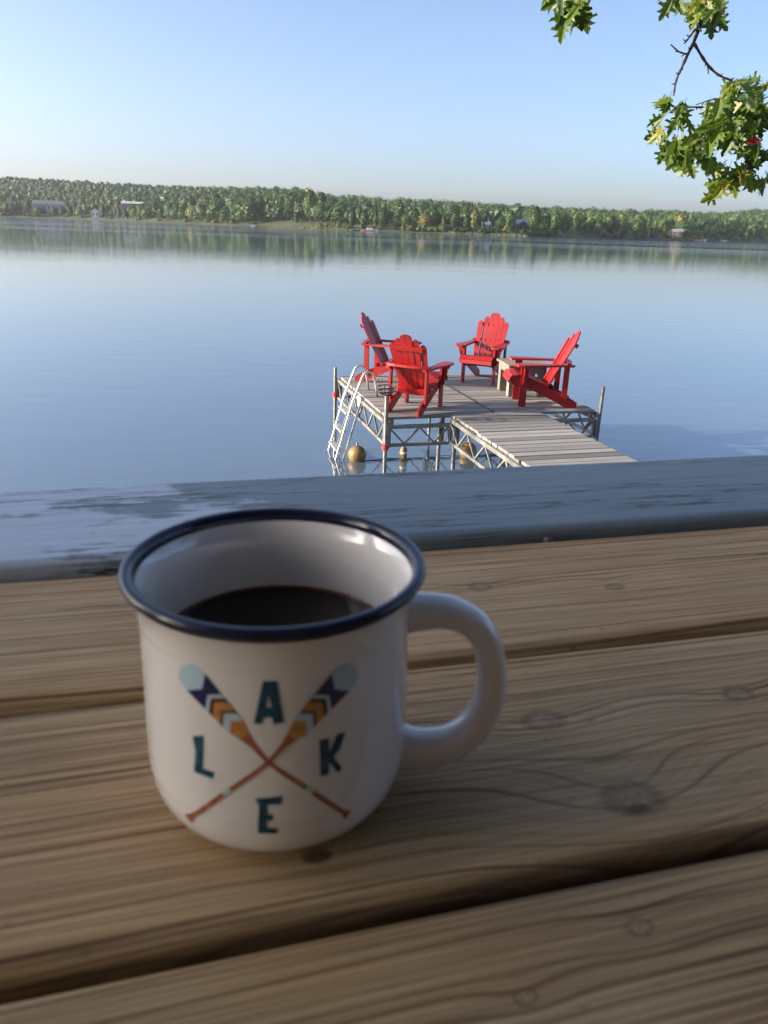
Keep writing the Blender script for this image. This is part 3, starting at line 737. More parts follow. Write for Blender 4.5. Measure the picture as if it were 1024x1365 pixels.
# ------------------------------------------------------------------ the porch table, rail
TA = math.radians(15.2); TZ = CAM_Z - 0.195
TU = Vector((math.cos(TA), math.sin(TA), 0)); TV = Vector((-math.sin(TA), math.cos(TA), 0))
def rr_profile(w, h, r, n=5):
    P = []
    for (cx, cz, a0) in ((w / 2 - r, -r, 0), (-w / 2 + r, -r, 90), (-w / 2 + r, -h + r, 180), (w / 2 - r, -h + r, 270)):
        for i in range(n + 1):
            a = math.radians(a0 + 90 * i / n); P.append((cx + r * math.cos(a), cz + r * math.sin(a)))
    return P
def plank_mesh(name, L, w, h, r, mat, wav=0.0, seed=0):
    P = rr_profile(w, h, r); n = len(P); V = []; F = []; segs = 40; q = random.Random(seed); ph = [q.uniform(0, 6.28) for _ in range(4)]
    for i in range(segs + 1):
        x = -L / 2 + L * i / segs
        for (y, z) in P:
            dy = wav * (math.sin(x * 9 + ph[0]) + 0.6 * math.sin(x * 23 + ph[1])) * (1 if y > 0 else -0.7)
            dz = wav * 0.5 * math.sin(x * 6 + ph[2])
            V.append((x, y + dy, z + dz))
    for i in range(segs):
        for k in range(n): F.append([i * n + k, i * n + (k + 1) % n, (i + 1) * n + (k + 1) % n, (i + 1) * n + k])
    F.append(list(range(n))); F.append([segs * n + k for k in range(n)][::-1])
    m = MB(); m.add(V, F); me = m.mesh(name, mat, smooth=True); 
    return me
table = thing('plank_table', 'natural wood plank table top under the coffee mug', 'table', (0, 0, TZ - 0.75), TA)
def to_board(px_, py_, vc):       # photo pixel -> plank coordinates
    p = on_plane(px_, py_, TZ); p.z = 0; return (p.dot(TU), p.dot(TV) - vc)
SEAMS = [0.4415, 0.3075, 0.1715]
PW = 0.1295
vcs = [0.3745, 0.2395, 0.1045, -0.0305, -0.1655]
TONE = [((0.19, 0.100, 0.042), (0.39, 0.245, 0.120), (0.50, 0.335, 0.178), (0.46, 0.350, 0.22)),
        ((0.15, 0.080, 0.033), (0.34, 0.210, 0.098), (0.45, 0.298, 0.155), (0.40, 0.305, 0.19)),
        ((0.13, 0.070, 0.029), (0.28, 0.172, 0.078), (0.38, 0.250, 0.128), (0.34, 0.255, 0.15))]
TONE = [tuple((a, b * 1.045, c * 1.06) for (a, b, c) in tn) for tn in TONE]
def K(px_, py_, vc, r, amp): a = to_board(px_, py_, vc); return (a[0], a[1], r, amp)
knots = {0: [K(730, 717, vcs[0], 0.0035, 0.006), K(640, 782, vcs[0], 0.005, 0.006), K(820, 782, vcs[0], 0.004, 0.008)],
         1: [K(725, 960, vcs[1], 0.0065, 0.010), K(845, 1064, vcs[1], 0.0085, 0.026), K(422, 1140, vcs[1], 0.0035, 0.004), K(985, 925, vcs[1], 0.005, 0.008)],
         2: [K(852, 1237, vcs[2], 0.0032, 0.004), K(700, 1330, vcs[2], 0.0025, 0.003)]}
stain_shades = {1: [(*to_board(424, 1141, vcs[1]), 0.0045, 0.0025), (*to_board(850, 1078, vcs[1]), 0.006, 0.003), (to_board(820, 1100, vcs[1])[0], -0.0665, 0.10, 0.0065), (to_board(560, 1165, vcs[1])[0], -0.068, 0.13, 0.0055)]}  # dark spot, knot stain, then streaks that paint shade along the near edge
ca, cb = to_board(872, 748, vcs[0]), to_board(1024, 737, vcs[0])
crk_list = {0: [(ca[0], ca[0] + 0.35, ca[1], 0.0009, -(cb[1] - ca[1]) / (cb[0] - ca[0])), (to_board(60, 815, vcs[0])[0], to_board(200, 800, vcs[0])[0], to_board(60, 815, vcs[0])[1], 0.0006, 0.0)],
            1: [(to_board(560, 905, vcs[1])[0], to_board(760, 880, vcs[1])[0], to_board(600, 900, vcs[1])[1], 0.0005, 0.0)]}
for i, vc in enumerate(vcs):
    mat = lumber('plank_wood_%d' % i, TONE[min(i, 2)], knots.get(i, []), i + 1, ring=(430, 400, 340, 400, 400)[i], stain=stain_shades.get(i, ()), cracks=crk_list.get(i, ()))
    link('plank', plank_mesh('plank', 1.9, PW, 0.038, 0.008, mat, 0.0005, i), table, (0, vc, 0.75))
m_frame = lumber('table_frame_wood', TONE[1], (), 9)
for sx in (-0.7, 0.7):
    m = MB(); m.box((sx, 0.105, 0.655), (0.038, 0.60, 0.089)); m.build('batten', m_frame, table)
    for sy in (-0.17, 0.38):
        m = MB(); m.box((sx + 0.04, sy, 0.355), (0.04, 0.089, 0.71)); m.build('leg', m_frame, table)
# little screw heads in the far plank
m_screw = plain('screw_head', (0.10, 0.10, 0.10), 0.5, 0.7)
for (px_, py_) in ((731, 717),):
    p = on_plane(px_, py_, TZ); p.z = 0
    m = MB(); m.lathe([(0.0001, 0.0004), (0.0025, 0.0004), (0.0032, -0.0006), (0.0032, -0.003)], 14, (p.dot(TU), p.dot(TV), 0.75)); m.build('screw', m_screw, table)

# painted porch rail
pt = MT('rail_paint', rough=0.55, spec=0.4); pc = pt.coord()
psep = pt.n('ShaderNodeSeparateXYZ', {0: pc}); PX = psep.outputs[0]
grain = pt.noise(pt.mapping(pc, (6, 260, 120)), 1.0, 4, 0.65)
crk = pt.noise(pt.mapping(pc, (2.2, 42, 20), (4, 2, 0)), 1.0, 5, 0.7)
bigp = pt.noise(pt.mapping(pc, (7, 16, 8), (1.3, 0, 0)), 1.0, 5, 0.62)
pbias = pt.math('ADD', pt.math('ADD', pt.math('MULTIPLY', bigp, 0.45), pt.math('MULTIPLY', grain, 0.12)), pt.math('MULTIPLY', pt.math('SUBTRACT', 0.13, PX), 0.62))
col = pt.ramp(grain, [(0.3, (0.115, 0.165, 0.210)), (0.7, (0.19, 0.245, 0.295))])
col = pt.mix(pt.ramp(pbias, [(0.375, 0.0), (0.395, 1.0)]), col, pt.ramp(grain, [(0.3, (0.34, 0.42, 0.53)), (0.7, (0.46, 0.54, 0.65))]))
flake = pt.noise(pt.mapping(pc, (24, 60, 30), (9, 3, 1)), 1.0, 4, 0.6)
col = pt.mix(pt.ramp(flake, [(0.66, 0.0), (0.69, 0.75)]), col, (0.22, 0.21, 0.20))
crack = pt.math('SUBTRACT', 1.0, pt.smooth(pt.math('ABSOLUTE', pt.math('SUBTRACT', crk, 0.5)), 0.004, 0.016))
crack = pt.math('MULTIPLY', crack, pt.ramp(pt.noise(pt.mapping(pc, (5, 20, 5), (2, 8, 0)), 1.0, 2), [(0.48, 0.0), (0.56, 1.0)]))
col = pt.mix(pt.math('MULTIPLY', crack, 0.85), col, (0.03, 0.032, 0.036))
pt.set('color', col)
hh_ = pt.math('SUBTRACT', pt.math('MULTIPLY', grain, 0.5), pt.math('MULTIPLY', crack, 1.2))
pt.set('normal', pt.bump(hh_, 0.6, 0.0015))
m_rail = pt.m
rail = thing('porch_railing', 'weathered blue-grey painted porch railing behind the plank table', 'railing', (0, 0, TZ - 0.75), TA)
link('cap_board', plank_mesh('cap_board', 5.0, 0.138, 0.038, 0.006, m_rail, 0.0006, 77), rail, (0, 0.5145, 0.7565))
for x in (-2.3, -0.77, 0.77, 2.3):
    m = MB(); m.box((x, 0.52, 0.345), (0.089, 0.089, 0.745), ch=0.004); m.build('post', m_rail, rail)
for z in (0.66, 0.09):
    m = MB(); m.box((0, 0.585, z), (4.9, 0.038, 0.075), ch=0.003); m.build('rail', m_rail, rail)
bal = MB(); bal.box((0, 0, 0), (0.036, 0.036, 0.66), ch=0.003); bme = bal.mesh('baluster', m_rail)
for i in range(40):
    x = -2.4 + i * 0.123
    link('baluster', bme, rail, (x, 0.625, 0.375))

# porch floor and house wall (behind the camera)
m_floor = weathered('porch_lumber', (0.16, 0.14, 0.12), (0.28, 0.25, 0.21), (0.2, 0.16, 0.12))
pf = link('porch_floor', None, None, (0, 0, TZ - 0.75), (0, 0, TA)); tag(pf, kind='structure')
m = MB(); m.box((0, 0, 0), (6.0, 0.136, 0.03), ch=0.003); fm = m.mesh('floor_board', m_floor)
for i in range(18): link('floor_board', fm, pf, (0, 0.62 - i * 0.142, -0.0165))
for x in (-2.3, 0, 2.3):
    for y in (0.45, -1.7):
        m = MB(); m.box((x, y, -0.75), (0.14, 0.14, 1.42)); m.build('support_post', m_floor, pf)
house = thing('house', 'dark stained timber cottage behind the porch', 'house', (0, 0, TZ - 0.75), TA)
m_log = plain('dark_siding', (0.085, 0.06, 0.042), 0.75, var=0.25, scale=6)
m = MB(); m.box((0, -3.85, 1.0), (9.0, 5.0, 5.4)); m.build('wall', m_log, house)
sd = MB(); sd.box((0, 0, 0), (9.02, 0.03, 0.17), Matrix.Rotation(0.06, 3, 'X')); sdm = sd.mesh('siding_board', m_log)
for i in range(20): link('siding_board', sdm, house, (0, -1.335, 0.15 + i * 0.178))
m = MB(); m.prism([(-7.2, 3.35), (-3.85, 5.6), (0.05, 3.0), (0.05, 2.85), (-3.85, 5.45), (-7.2, 3.2)], 9.8, lambda a, b, c: (c, a, b)); m.build('roof', m_greyroof, house)  # unseen eave drawn forward to hold top light off the near table

# rough grass on the bank below the porch
gb = MT('bank_grass', rough=0.6); gb.set('color', gb.ramp(gb.noise(gb.coord(), 2.2, 3), [(0.3, (0.030, 0.055, 0.014)), (0.6, (0.055, 0.085, 0.02)), (0.8, (0.11, 0.10, 0.04))]))
gv, gf = [], []; qr = random.Random(17)
for i in range(9000):
    x = qr.uniform(-5, 6); y = qr.uniform(0.9, near_shore(x) - 0.05)
    z = ground_z(x, y) - 0.03; a = qr.uniform(0, 3.14); hh = qr.uniform(0.06, 0.22); w_ = qr.uniform(0.006, 0.014); o = len(gv)
    dx, dy = math.cos(a) * w_, math.sin(a) * w_; lx, ly = qr.gauss(0, 0.05), qr.gauss(0, 0.05)
    gv += [(x - dx, y - dy, z), (x + dx, y + dy, z), (x + lx * .5 + dx * .6, y + ly * .5 + dy * .6, z + hh * .6), (x + lx, y + ly, z + hh), (x + lx * .5 - dx * .6, y + ly * .5 - dy * .6, z + hh * .6)]
    gf += [[o, o + 1, o + 2, o + 4], [o + 4, o + 2, o + 3]]
mb = MB(); mb.add(gv, gf); tag(mb.build('bank_grass', gb.m, fix=False), 'rough green grass on the bank below the porch rail', 'grass', kind='stuff')

# ------------------------------------------------------------------ the mug
MR = 0.0453; MH = 0.0900
MC = on_plane(368, 745, TZ + MH); MC.z = TZ
mt = MT('glazed_stoneware', rough=0.13, spec=0.55, coat=0.6, coat_rough=0.05)
mn = mt.noise(mt.coord(), 35, 3, 0.5); ms = mt.noise(mt.coord(), 420, 2, 0.5)
mcol = mt.ramp(mn, [(0.3, (0.62, 0.612, 0.612)), (0.7, (0.67, 0.662, 0.662))])
mcol = mt.mix(mt.ramp(ms, [(0.75, 0.0), (0.80, 0.25)]), mcol, (0.42, 0.38, 0.34))
scd = mt.n('ShaderNodeVectorMath', {0: mt.coord(), 1: (0.0722, -0.0065, 0.0585)}, operation='DISTANCE').outputs['Value']
scd = mt.math('ADD', scd, mt.math('MULTIPLY', mt.noise(mt.coord(), 900, 2), 0.0022))
mcol = mt.mix(mt.math('MULTIPLY', mt.math('SUBTRACT', 1.0, mt.smooth(scd, 0.0022, 0.0042)), 0.75), mcol, (0.16, 0.15, 0.17))
mt.set('color', mcol); mt.set('normal', mt.bump(mn, 0.12, 0.002)); m_mug = mt.m
m_navy = plain('navy_rim_glaze', (0.008, 0.012, 0.034), 0.14, var=0.3, scale=60, spec=0.35)
mug = thing('coffee_mug', 'white campfire mug with a navy rim, crossed paddles and the letters LAKE', 'mug', MC, 0)
def outer_r(z):
    if z < 0.020:
        k = (z - 0.0015) / 0.0185; k = max(0, min(1, k)); return 0.0340 + (MR - 0.0340) * math.sqrt(max(0, 1 - (1 - k) ** 2))
    if z < 0.074: return MR + 0.0003 * math.sin(z * 60)
    k = (z - 0.074) / (MH - 0.074); return MR + 0.0050 * k ** 2.0
prof = [(0.001, 0.003), (0.028, 0.003), (0.0305, 0.0004), (0.0330, 0.0003)]
zz = 0.0015
while zz < MH - 0.0035: prof.append((outer_r(zz), zz)); zz += 0.0012
NB = len(prof); RB = outer_r(MH - 0.0035)
m = MB(); m.lathe(prof, 128); 
inner = [(RB - 0.0028, MH - 0.0035)] + [(outer_r(z) - 0.0035, z) for z in np.linspace(MH - 0.006, 0.012, 40)] + [(0.030, 0.008), (0.001, 0.0065)]
m.lathe(inner, 128); m.build('body', m_mug, mug, smooth=True)
lip = [(RB + 0.00005, MH - 0.0036), (RB + 0.0011, MH - 0.0028), (RB + 0.0017, MH - 0.0014), (RB + 0.0014, MH - 0.0003), (RB + 0.0005, MH + 0.0004), (RB - 0.0010, MH + 0.0004), (RB - 0.0024, MH - 0.0005), (RB - 0.0029, MH - 0.0020), (RB - 0.0030, MH - 0.0040)]
m = MB(); m.lathe(lip, 128); m.build('rim', m_navy, mug, smooth=True)
# handle: flattened loop
def spline(P, n):
    out = []
    for i in range(len(P) - 1):
        p0, p1, p2, p3 = (P[max(i - 1, 0)], P[i], P[i + 1], P[min(i + 2, len(P) - 1)])
        for k in range(n):
            t_ = k / n
            out.append(tuple(0.5 * ((2 * p1[j]) + (-p0[j] + p2[j]) * t_ + (2 * p0[j] - 5 * p1[j] + 4 * p2[j] - p3[j]) * t_ ** 2 + (-p0[j] + 3 * p1[j] - 3 * p2[j] + p3[j]) * t_ ** 3) for j in range(len(p1))))
    out.append(P[-1]); return out
HP = [(MR - 0.005, 0.0700, 0.0080, 0.0082), (MR + 0.004, 0.0705, 0.0064, 0.0070), (0.0600, 0.0700, 0.0056, 0.0066), (0.0700, 0.0640, 0.0053, 0.0066), (0.0752, 0.0520, 0.0053, 0.0066), (0.0760, 0.0370, 0.0054, 0.0066), (0.0720, 0.0245, 0.0057, 0.0066), (0.0630, 0.0160, 0.0064, 0.0068), (MR + 0.006, 0.0135, 0.0074, 0.0072), (MR - 0.005, 0.0160, 0.0088, 0.0084)]
HS = spline(HP, 6); HAZ = math.radians(4)
V = []; F = []; n = 18
for i, (r_, z_, a, b) in enumerate(HS):
    q0 = HS[max(i - 1, 0)]; q1 = HS[min(i + 1, len(HS) - 1)]
    tx, tz = q1[0] - q0[0], q1[1] - q0[1]; L = math.hypot(tx, tz); tx /= L; tz /= L; nx_, nz_ = -tz, tx
    for k in range(n):
        an = 2 * math.pi * k / n; ca, sa = math.cos(an), math.sin(an)
        ca = math.copysign(abs(ca) ** 0.85, ca); sa = math.copysign(abs(sa) ** 0.85, sa)
        rr_, zz_, yy_ = r_ + nx_ * a * ca, z_ + nz_ * a * ca, b * sa
        V.append((rr_ * math.cos(HAZ) - yy_ * math.sin(HAZ), rr_ * math.sin(HAZ) + yy_ * math.cos(HAZ), zz_))
for i in range(len(HS) - 1):
    for k in range(n): F.append([i * n + k, i * n + (k + 1) % n, (i + 1) * n + (k + 1) % n, (i + 1) * n + k])
F.append(list(range(n))); F.append([(len(HS) - 1) * n + k for k in range(n)])
m = MB(); m.add(V, F); hd = m.build('handle', m_mug, mug, smooth=True)
# coffee
CZ = 0.0595; cr = outer_r(CZ) - 0.0036
ct = MT('black_coffee', rough=0.03, ior=1.33); cs = ct.n('ShaderNodeSeparateXYZ', {0: ct.coord()})
rad = ct.math('SQRT', ct.math('ADD', ct.math('MULTIPLY', cs.outputs[0], cs.outputs[0]), ct.math('MULTIPLY', cs.outputs[1], cs.outputs[1])))
ct.set('color', ct.ramp(ct.smooth(rad, cr - 0.0032, cr), [(0.0, (0.006, 0.003, 0.002)), (0.5, (0.035, 0.012, 0.004)), (1.0, (0.22, 0.09, 0.025))]))
m = MB(); m.lathe([(0.0002, 0.0), (cr * 0.5, 0.0), (cr - 0.004, 0.0), (cr - 0.0015, 0.0003), (cr - 0.0004, 0.001), (cr - 0.0002, -0.001), (cr * 0.9, -0.003), (0.0002, -0.003)], 96)
cf = m.build('coffee', ct.m, None, smooth=True); cf.location = MC + Vector((0, 0, CZ))
tag(cf, 'black coffee half filling the white mug', 'coffee')

# printed design, authored in photo pixels and wrapped on to the glaze
def print_sz(X, Y):
    px_, py_ = 220 + X * 0.27344, 870 + Y * 0.27344
    d = ray(px_, py_); o = CAMPOS - MC; R = MR
    a = d.x ** 2 + d.y ** 2; b = 2 * (o.x * d.x + o.y * d.y); c = o.x ** 2 + o.y ** 2 - R * R
    t_ = (-b - math.sqrt(max(0, b * b - 4 * a * c))) / (2 * a); p = o + d * t_
    return (math.atan2(p.y, p.x), p.z)
def wrap(name, polys, mats, off, parent, label=None):
    bm = bmesh.new()
    for (poly, mi) in polys:
        P3 = [Vector((*print_sz(*q), 0)) for q in poly]; vs_ = [bm.verts.new(p) for p in P3]
        for (a, b, c) in tessellate_polygon([[Vector((q[0], q[1], 0)) for q in poly]]):
            f_ = bm.faces.new((vs_[a], vs_[b], vs_[c])); f_.material_index = mi
    xs_ = [v.co.x for v in bm.verts]; ys_ = [v.co.y for v in bm.verts]
    a = min(xs_)
    while a < max(xs_):
        a += 0.05; bmesh.ops.bisect_plane(bm, geom=bm.verts[:] + bm.edges[:] + bm.faces[:], plane_co=(a, 0, 0), plane_no=(1, 0, 0))
    a = min(ys_)
    while a < max(ys_):
        a += 0.0022; bmesh.ops.bisect_plane(bm, geom=bm.verts[:] + bm.edges[:] + bm.faces[:], plane_co=(0, a, 0), plane_no=(0, 1, 0))
    for v in bm.verts:
        th, z = v.co.x, v.co.y; r_ = outer_r(z) + off; v.co = (r_ * math.cos(th), r_ * math.sin(th), z)
    bmesh.ops.recalc_face_normals(bm, faces=bm.faces)
    for f_ in bm.faces:
        c = f_.calc_center_median()
        if f_.normal.dot(Vector((c.x, c.y, 0))) < 0: f_.normal_flip()
    me = bpy.data.meshes.new(name); bm.to_mesh(me); bm.free()
    for mm in mats: me.materials.append(mm)
    o = link(name, me, parent)
    if label: o['label'] = label
    return o
kw = dict(coat=0.3)
p_teal = plain('print_teal', (0.006, 0.055, 0.105), 0.25, var=0.35, scale=300)
p_navy = plain('print_navy', (0.010, 0.012, 0.075), 0.25, **kw); p_pale = plain('print_pale_blue', (0.36, 0.50, 0.60), 0.25, **kw)
p_tan = plain('print_tan', (0.42, 0.19, 0.055), 0.25, var=0.12, scale=200, **kw); p_rust = plain('print_rust', (0.30, 0.095, 0.045), 0.25, var=0.15, scale=200, **kw)
p_dark = plain('print_dark_brown', (0.07, 0.022, 0.014), 0.25, **kw); p_mint = plain('print_mint', (0.34, 0.55, 0.52), 0.25, **kw)
PM = [p_rust, p_tan, p_pale, p_dark, p_navy, p_mint]
LET = {'A': [[(432, 345), (478, 140), (508, 140), (505, 205), (492, 270), (480, 318), (470, 350)], [(508, 140), (545, 140), (580, 340), (530, 350), (520, 315), (520, 268), (505, 205)], [(492, 270), (520, 268), (520, 315), (480, 318)]],
       'L': [[(135, 405), (190, 402), (188, 560), (245, 582), (235, 612), (145, 577), (152, 480)]],
       'K': [[(752, 425), (800, 415), (800, 485), (838, 395), (880, 385), (850, 470), (822, 505), (862, 560), (840, 582), (800, 532), (797, 590), (757, 600)]],
       'E': [[(440, 705), (570, 695), (567, 735), (500, 738), (500, 785), (527, 785), (524, 815), (497, 815), (497, 850), (550, 858), (545, 882), (452, 882), (460, 745)]]}
for k_, pl in LET.items(): wrap('printed_letter', [(q, 0) for q in pl], [p_teal], 0.00015, mug, 'printed teal letter ' + k_)
def paddle(mirror):
    c0 = Vector((503, 533)); tip = Vector((927, 68)); end = Vector((112, 812))
    ax_ = tip - c0; L = ax_.length; ax_.normalize(); pe = Vector((-ax_.y, ax_.x))
    hw = lambda t_: float(np.interp(t_, [0, .10, .22, .28, .36, .45, .6, .75, .86, .93, .97, 1.0], [10, 11, 17, 28, 44, 49, 53, 58, 60, 54, 40, 6]))
    P2 = []
    def pos(t_, w): q = c0 + ax_ * (t_ * L) + pe * w; return (1007 - q.x, q.y) if mirror else (q.x, q.y)
    bounds = [(0.0, 0, 0), (0.27, 0, 0), (0.40, .035, 1), (0.475, .035, 2), (0.505, .035, 3), (0.585, .035, 1), (0.63, .035, 3), (0.665, .035, 2), (0.80, -.035, 4), (1.0, 0, 2)]
    for i in range(len(bounds) - 1):
        ta, ca, _ = bounds[i]; tb, cb, mi = bounds[i + 1]
        if i == len(bounds) - 2 or i == len(bounds) - 3:
            if i == len(bounds) - 3:
                zig = None
            else: zig = None
        else: zig = None
        def edge(tc, cc):
            return [(tc - cc, -1.0), (tc + cc, 0.0), (tc - cc, 1.0)]
        E0 = edge(ta, ca)
        if i == len(bounds) - 2:
            side = [.88, .92, .95, .975, 0.99]
            pts_ = [(t_, w) for t_, w in E0] + [(t_, 1.0) for t_ in side] + [(1.0, 0)] + [(t_, -1.0) for t_ in side[::-1]]
        else:
            E1 = zig or edge(tb, cb)
            up = [t_ for t_ in np.linspace(E0[-1][0], E1[-1][0], 4)[1:-1]]; dn_ = [t_ for t_ in np.linspace(E1[0][0], E0[0][0], 4)[1:-1]]
            pts_ = list(E0) + [(t_, 1.0) for t_ in up] + list(reversed(E1)) + [(t_, -1.0) for t_ in dn_]
        P2.append(([pos(t_, w * hw(t_)) for t_, w in pts_], mi))
    # shaft below the crossing
    ax2 = end - c0; L2 = ax2.length; ax2.normalize(); pe2 = Vector((-ax2.y, ax2.x))
    def pos2(t_, w): q = c0 + ax2 * (t_ * L2) + pe2 * w; return (1007 - q.x, q.y - (18 * t_)) if mirror else (q.x, q.y)
    for (ta, tb, wa, wb, mi) in ((0.0, 0.47, 10, 12, 0), (0.47, 0.55, 12, 13, 5), (0.55, 0.93, 13, 13, 0), (0.93, 1.0, 14, 28, 0)):
        P2.append(([pos2(ta, -wa), pos2(tb, -wb), pos2(tb, wb), pos2(ta, wa)], mi))
    return P2
wrap('printed_paddle', paddle(True), PM, 0.00015, mug, 'printed paddle with its blade up on the side away from the handle')
wrap('printed_paddle', paddle(False), PM, 0.00030, mug, 'printed paddle with its blade up on the handle side')

# ------------------------------------------------------------------ the oak overhanging from the right
OAK = [(0.0, (0.040, 0.080, 0.014)), (0.3, (0.070, 0.125, 0.018)), (0.75, (0.115, 0.17, 0.024)), (0.93, (0.17, 0.20, 0.03)), (1.0, (0.26, 0.21, 0.04))]
m_leaf = leaves('oak_leaf', OAK, 0.4, None, rough=0.42, spec=0.4)
m_leafs = leaves('oak_crown_leaf', OAK, 0.4, 'tint', rough=0.42)
m_redleaf = leaves('red_leaf', [(0, (0.30, 0.02, 0.025)), (1, (0.35, 0.04, 0.03))], 0.3)
m_twig = plain('twig_bark', (0.055, 0.042, 0.034), 0.85, var=0.4, scale=60)
def leaf_geo(curl, fold):
    half = [(0, 0), (.05, .10), (.20, .10), (.30, .20), (.15, .27), (.22, .36), (.44, .38), (.47, .50), (.30, .50), (.17, .52), (.24, .64), (.36, .74), (.22, .74), (.11, .72), (.13, .86), (0, 1.0)]
    V = []; F = []
    for s in (1, -1):
        pts_ = [Vector((s * x, y, 0)) for x, y in half]; o = len(V)
        V += [(p.x * 1.02, p.y, fold * abs(p.x) + curl * (p.y - 0.35) ** 2 - curl * 0.12 - 0.12 * abs(p.x) ** 2 * 4 * curl) for p in pts_]
        for (a, b, c) in tessellate_polygon([pts_]): F.append([o + a, o + b, o + c])
    return V, F
LG = [leaf_geo(*q) for q in ((-0.35, 0.25), (0.25, 0.15), (-0.6, -0.2), (-0.15, 0.5))]
LM = []; LMR = None
for (V, F) in LG:
    m = MB(); m.add(V, F); m.tube([(0, 0.02, 0), (0, -0.18, 0.01), (0.01, -0.3, 0.04)], 0.008, 4); LM.append(m.mesh('leaf', m_leaf, fix=False))
m = MB(); m.add(*LG[0]); LMR = m.mesh('leaf', m_redleaf, fix=False)
TRUNK = Vector((5.6, 5.2, 0)); TRUNK.z = ground_z(TRUNK.x, TRUNK.y) - 0.2
oak = thing('oak_tree', 'lobed green oak boughs hanging over the lake from the right side', 'tree', TRUNK)
def z6(X, Y, d): return at_dist(720 + X * 0.2969, Y * 0.2969, d) - TRUNK
m = MB(); m.tube([(0, 0, 0), (-0.05, 0.05, 1.6), (0.05, 0.1, 3.4), (0.0, 0.0, 5.4), (0.1, 0.1, 7.5)], [0.30, 0.24, 0.2, 0.16, 0.09], 14)
m.build('trunk', plain('oak_bark', (0.09, 0.075, 0.06), 0.9, var=0.5, scale=18), oak, smooth=True)
def limb(path, r0, r1):
    P = spline([tuple(p) for p in path], 5); k = len(P)
    m = MB(); m.tube(P, [r0 + (r1 - r0) * i / (k - 1) for i in range(k)], 7); return m.build('branch', m_twig, oak, smooth=True)
def twig(par, path, r0, r1, knobs=True):
    P = spline([tuple(p) for p in path], 5); k = len(P); q = random.Random(k * 13 + int(r0 * 1e5))
    rs_ = [(r0 + (r1 - r0) * i / (k - 1)) * (1 + (0.35 if (i % 3 == 1 and knobs) else 0)) for i in range(k)]
    m = MB(); m.tube(P, rs_, 6)
    if knobs:
        for i in range(2, k - 1, 3):
            a = Vector(P[i]); b = a + Vector((q.uniform(-1, 1), q.uniform(-.5, .5), q.uniform(-1, .6))).normalized() * 0.022; m.tube([a, b], [0.004, 0.003], 5)
    m.build('twig', m_twig, par, smooth=True)
br_top = limb([(0, 0.05, 5.0), (-0.9, -0.05, 6.0), z6(1010, -330, 5.6), z6(830, -150, 5.5), z6(760, 0, 5.45), z6(690, 190, 5.4)], 0.07, 0.0085)
twig(br_top, [z6(690, 190, 5.4), z6(640, 295, 5.38), z6(612, 360, 5.37), z6(600, 430, 5.36)], 0.0085, 0.0045)
twig(br_top, [z6(690, 190, 5.4), z6(745, 280, 5.42), z6(800, 335, 5.44), z6(865, 362, 5.46)], 0.0075, 0.005)
twig(br_top, [z6(664, 243, 5.39), z6(625, 232, 5.36), z6(588, 200, 5.33)], 0.0045, 0.003)
twig(br_top, [z6(697, 130, 5.4), z6(672, 165, 5.36), z6(648, 195, 5.34)], 0.006, 0.004)
twig(br_top, [z6(705, 115, 5.42), z6(725, 140, 5.4)], 0.006, 0.005, False)
twig(br_top, [z6(752, 290, 5.43), z6(756, 330, 5.42)], 0.004, 0.004, False)
br_left = limb([z6(1010, -330, 5.6), z6(600, -420, 5.3), z6(300, -250, 5.1), z6(180, -60, 5.0), z6(130, 70, 4.98)], 0.03, 0.005)
br_main = limb([(0, 0.05, 3.9), (-1.2, 0.05, 4.1), z6(1300, 480, 5.7), z6(1024, 525, 5.6), z6(900, 512, 5.55), z6(735, 490, 5.5)], 0.055, 0.008)
br_low = limb([(-1.2, 0.05, 4.1), z6(1300, 560, 5.7), z6(1080, 660, 5.6), z6(960, 745, 5.55), z6(830, 810, 5.5)], 0.04, 0.006)
twig(br_main, [z6(900, 512, 5.55), z6(800, 600, 5.5), z6(700, 680, 5.45), z6(620, 700, 5.42)], 0.008, 0.004)
twig(br_main, [z6(800, 495, 5.5), z6(700, 480, 5.45), z6(600, 490, 5.4)], 0.007, 0.003)
twig(br_main, [z6(960, 515, 5.55), z6(905, 440, 5.5), z6(880, 380, 5.45)], 0.008, 0.004)
twig(br_main, [z6(760, 490, 5.5), z6(790, 445, 5.46), z6(700, 470, 5.44)], 0.005, 0.003)
lr = random.Random(8); nleaf = 0
def put_leaf(par, X, Y, d, size, red=False):
    global nleaf
    o = link('leaf', LMR if red else lr.choice(LM), par, z6(X, Y, d))
    # tip droops, blade turned loosely towards the light on the lake side
    out = Vector((lr.gauss(-0.25, 0.6), lr.gauss(-0.1, 0.6), lr.gauss(-0.75, 0.45))).normalized()
    nn = (Vector((lr.gauss(-0.55, 0.5), lr.gauss(-0.6, 0.5), lr.gauss(0.45, 0.4)))); nn = (nn - out * nn.dot(out)).normalized()
    xx = out.cross(nn); R3 = Matrix((xx, out, nn)).transposed()
    o.rotation_mode = 'QUATERNION'; o.rotation_quaternion = R3.to_quaternion(); s_ = size * lr.uniform(0.8, 1.2); o.scale = (s_ * lr.uniform(0.85, 1.1), s_, s_); nleaf += 1
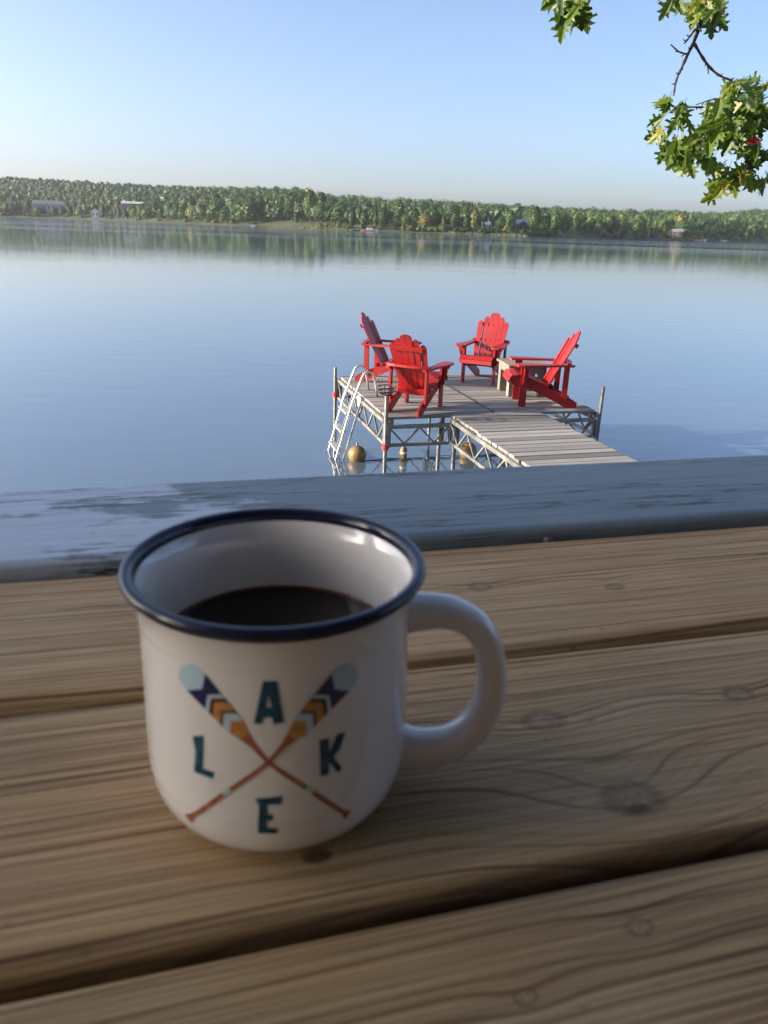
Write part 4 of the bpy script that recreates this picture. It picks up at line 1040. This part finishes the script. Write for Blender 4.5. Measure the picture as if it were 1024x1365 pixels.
clusters = [(br_left, 140, 55, 62, 55, 20, 4.98), (br_left, 110, -40, 90, 40, 8, 5.0), (br_left, 215, 10, 15, 25, 3, 5.0),
            (br_top, 770, 30, 60, 45, 20, 5.45), (br_top, 720, 50, 30, 30, 6, 5.42), (br_top, 610, -5, 28, 15, 4, 5.4), (br_top, 770, 85, 15, 18, 3, 5.42),
            (br_main, 890, 400, 45, 30, 9, 5.45), (br_main, 860, 510, 110, 85, 44, 5.5), (br_main, 970, 500, 60, 90, 30, 5.52), (br_main, 1010, 410, 25, 40, 7, 5.55),
            (br_main, 650, 515, 32, 40, 10, 5.42), (br_main, 585, 475, 26, 26, 5, 5.4), (br_main, 565, 545, 10, 22, 2, 5.4), (br_main, 545, 605, 22, 20, 4, 5.38),
            (br_main, 600, 660, 42, 40, 12, 5.4), (br_main, 680, 700, 62, 55, 24, 5.43), (br_main, 760, 620, 70, 50, 18, 5.46), (br_main, 775, 725, 14, 16, 3, 5.45),
            (br_main, 900, 630, 60, 45, 14, 5.5), (br_low, 960, 700, 40, 55, 13, 5.53), (br_low, 860, 800, 55, 45, 18, 5.5), (br_low, 930, 800, 35, 40, 9, 5.52), (br_low, 820, 860, 26, 30, 6, 5.48), (br_low, 1015, 825, 16, 30, 5, 5.55)]
for (par, cx, cy, rx, ry, nn_, d) in clusters:
    for i in range(nn_):
        a = lr.uniform(0, 6.28); q = math.sqrt(lr.random())
        put_leaf(par, cx + math.cos(a) * q * rx, cy + math.sin(a) * q * ry - 22, d + lr.gauss(0, 0.10 + 0.0016 * rx), 0.112)
put_leaf(br_low, 995, 640, 5.4, 0.12, True)
print('oak leaves', nleaf)
# the rest of the oak's crown, outside the picture: one mass of leaves
V = []; F = []; T = []
for i in range(2600):
    a = lr.uniform(0, 6.28); e = lr.uniform(-0.5, 1.0); q = lr.uniform(0.45, 1.0)
    c = Vector((0.6 + 2.6 * q * math.cos(a), 0.3 + 2.6 * q * math.sin(a), 6.2 + 2.4 * q * e))
    w_ = c + TRUNK; rel = w_ - CAMPOS
    if rel.y > 0.5 and rel.x / rel.y < 0.66: continue
    gv_, gf_ = LG[lr.randrange(4)]; o = len(V); Q = Matrix.Rotation(lr.uniform(0, 6.28), 3, 'Z') @ Matrix.Rotation(lr.gauss(-0.9, 0.5), 3, 'X')
    V += [tuple(c + Q @ (Vector(p) * 0.15)) for p in gv_]; F += [[i_ + o for i_ in f_] for f_ in gf_]; T += [lr.random()] * len(gf_)
m = MB(); m.add(V, F); co_ = m.build('crown', m_leafs, oak, fix=False); co_['kind'] = 'stuff'
at = co_.data.attributes.new('tint', 'FLOAT', 'FACE'); at.data.foreach_set('value', T)

# unseen cedar added left of the porch to keep sun off the table
CP = Vector((-9.0, -0.2, 0)); CP.z = ground_z(CP.x, CP.y) - 0.1
ced = thing('sun_blocker_cedar', 'dense dark cedar added out of view to block the low sun', 'tree', CP)
cr_ = random.Random(4); V, F = crown_geo(cr_, 7.6, 4.6, 'conifer', 2600, 2); m = MB()
Vn = [Vector(p) for p in V]; m.add(Vn, F); m.build('crown', m_shore, ced, fix=False)
m = MB(); m.tube([(0, 0, 0), (0, 0, 7.0)], [0.2, 0.03], 8); m.build('trunk', m_bark, ced)

# ------------------------------------------------------------------ morning haze
hz = bpy.data.materials.new('haze'); hz.use_nodes = True; hn = hz.node_tree; hn.nodes.clear()
pv = hn.nodes.new('ShaderNodeVolumePrincipled'); pv.inputs['Color'].default_value = (0.82, 0.90, 1.0, 1); pv.inputs['Density'].default_value = 0.0001; pv.inputs['Anisotropy'].default_value = 0.2
ho = hn.nodes.new('ShaderNodeOutputMaterial'); hn.links.new(pv.outputs[0], ho.inputs['Volume'])
mb = MB(); mb.box((0, 0, 58), (5400, 5400, 126))
tag(mb.build('haze', hz), 'thin pale morning haze over the lake', 'haze', kind='stuff')
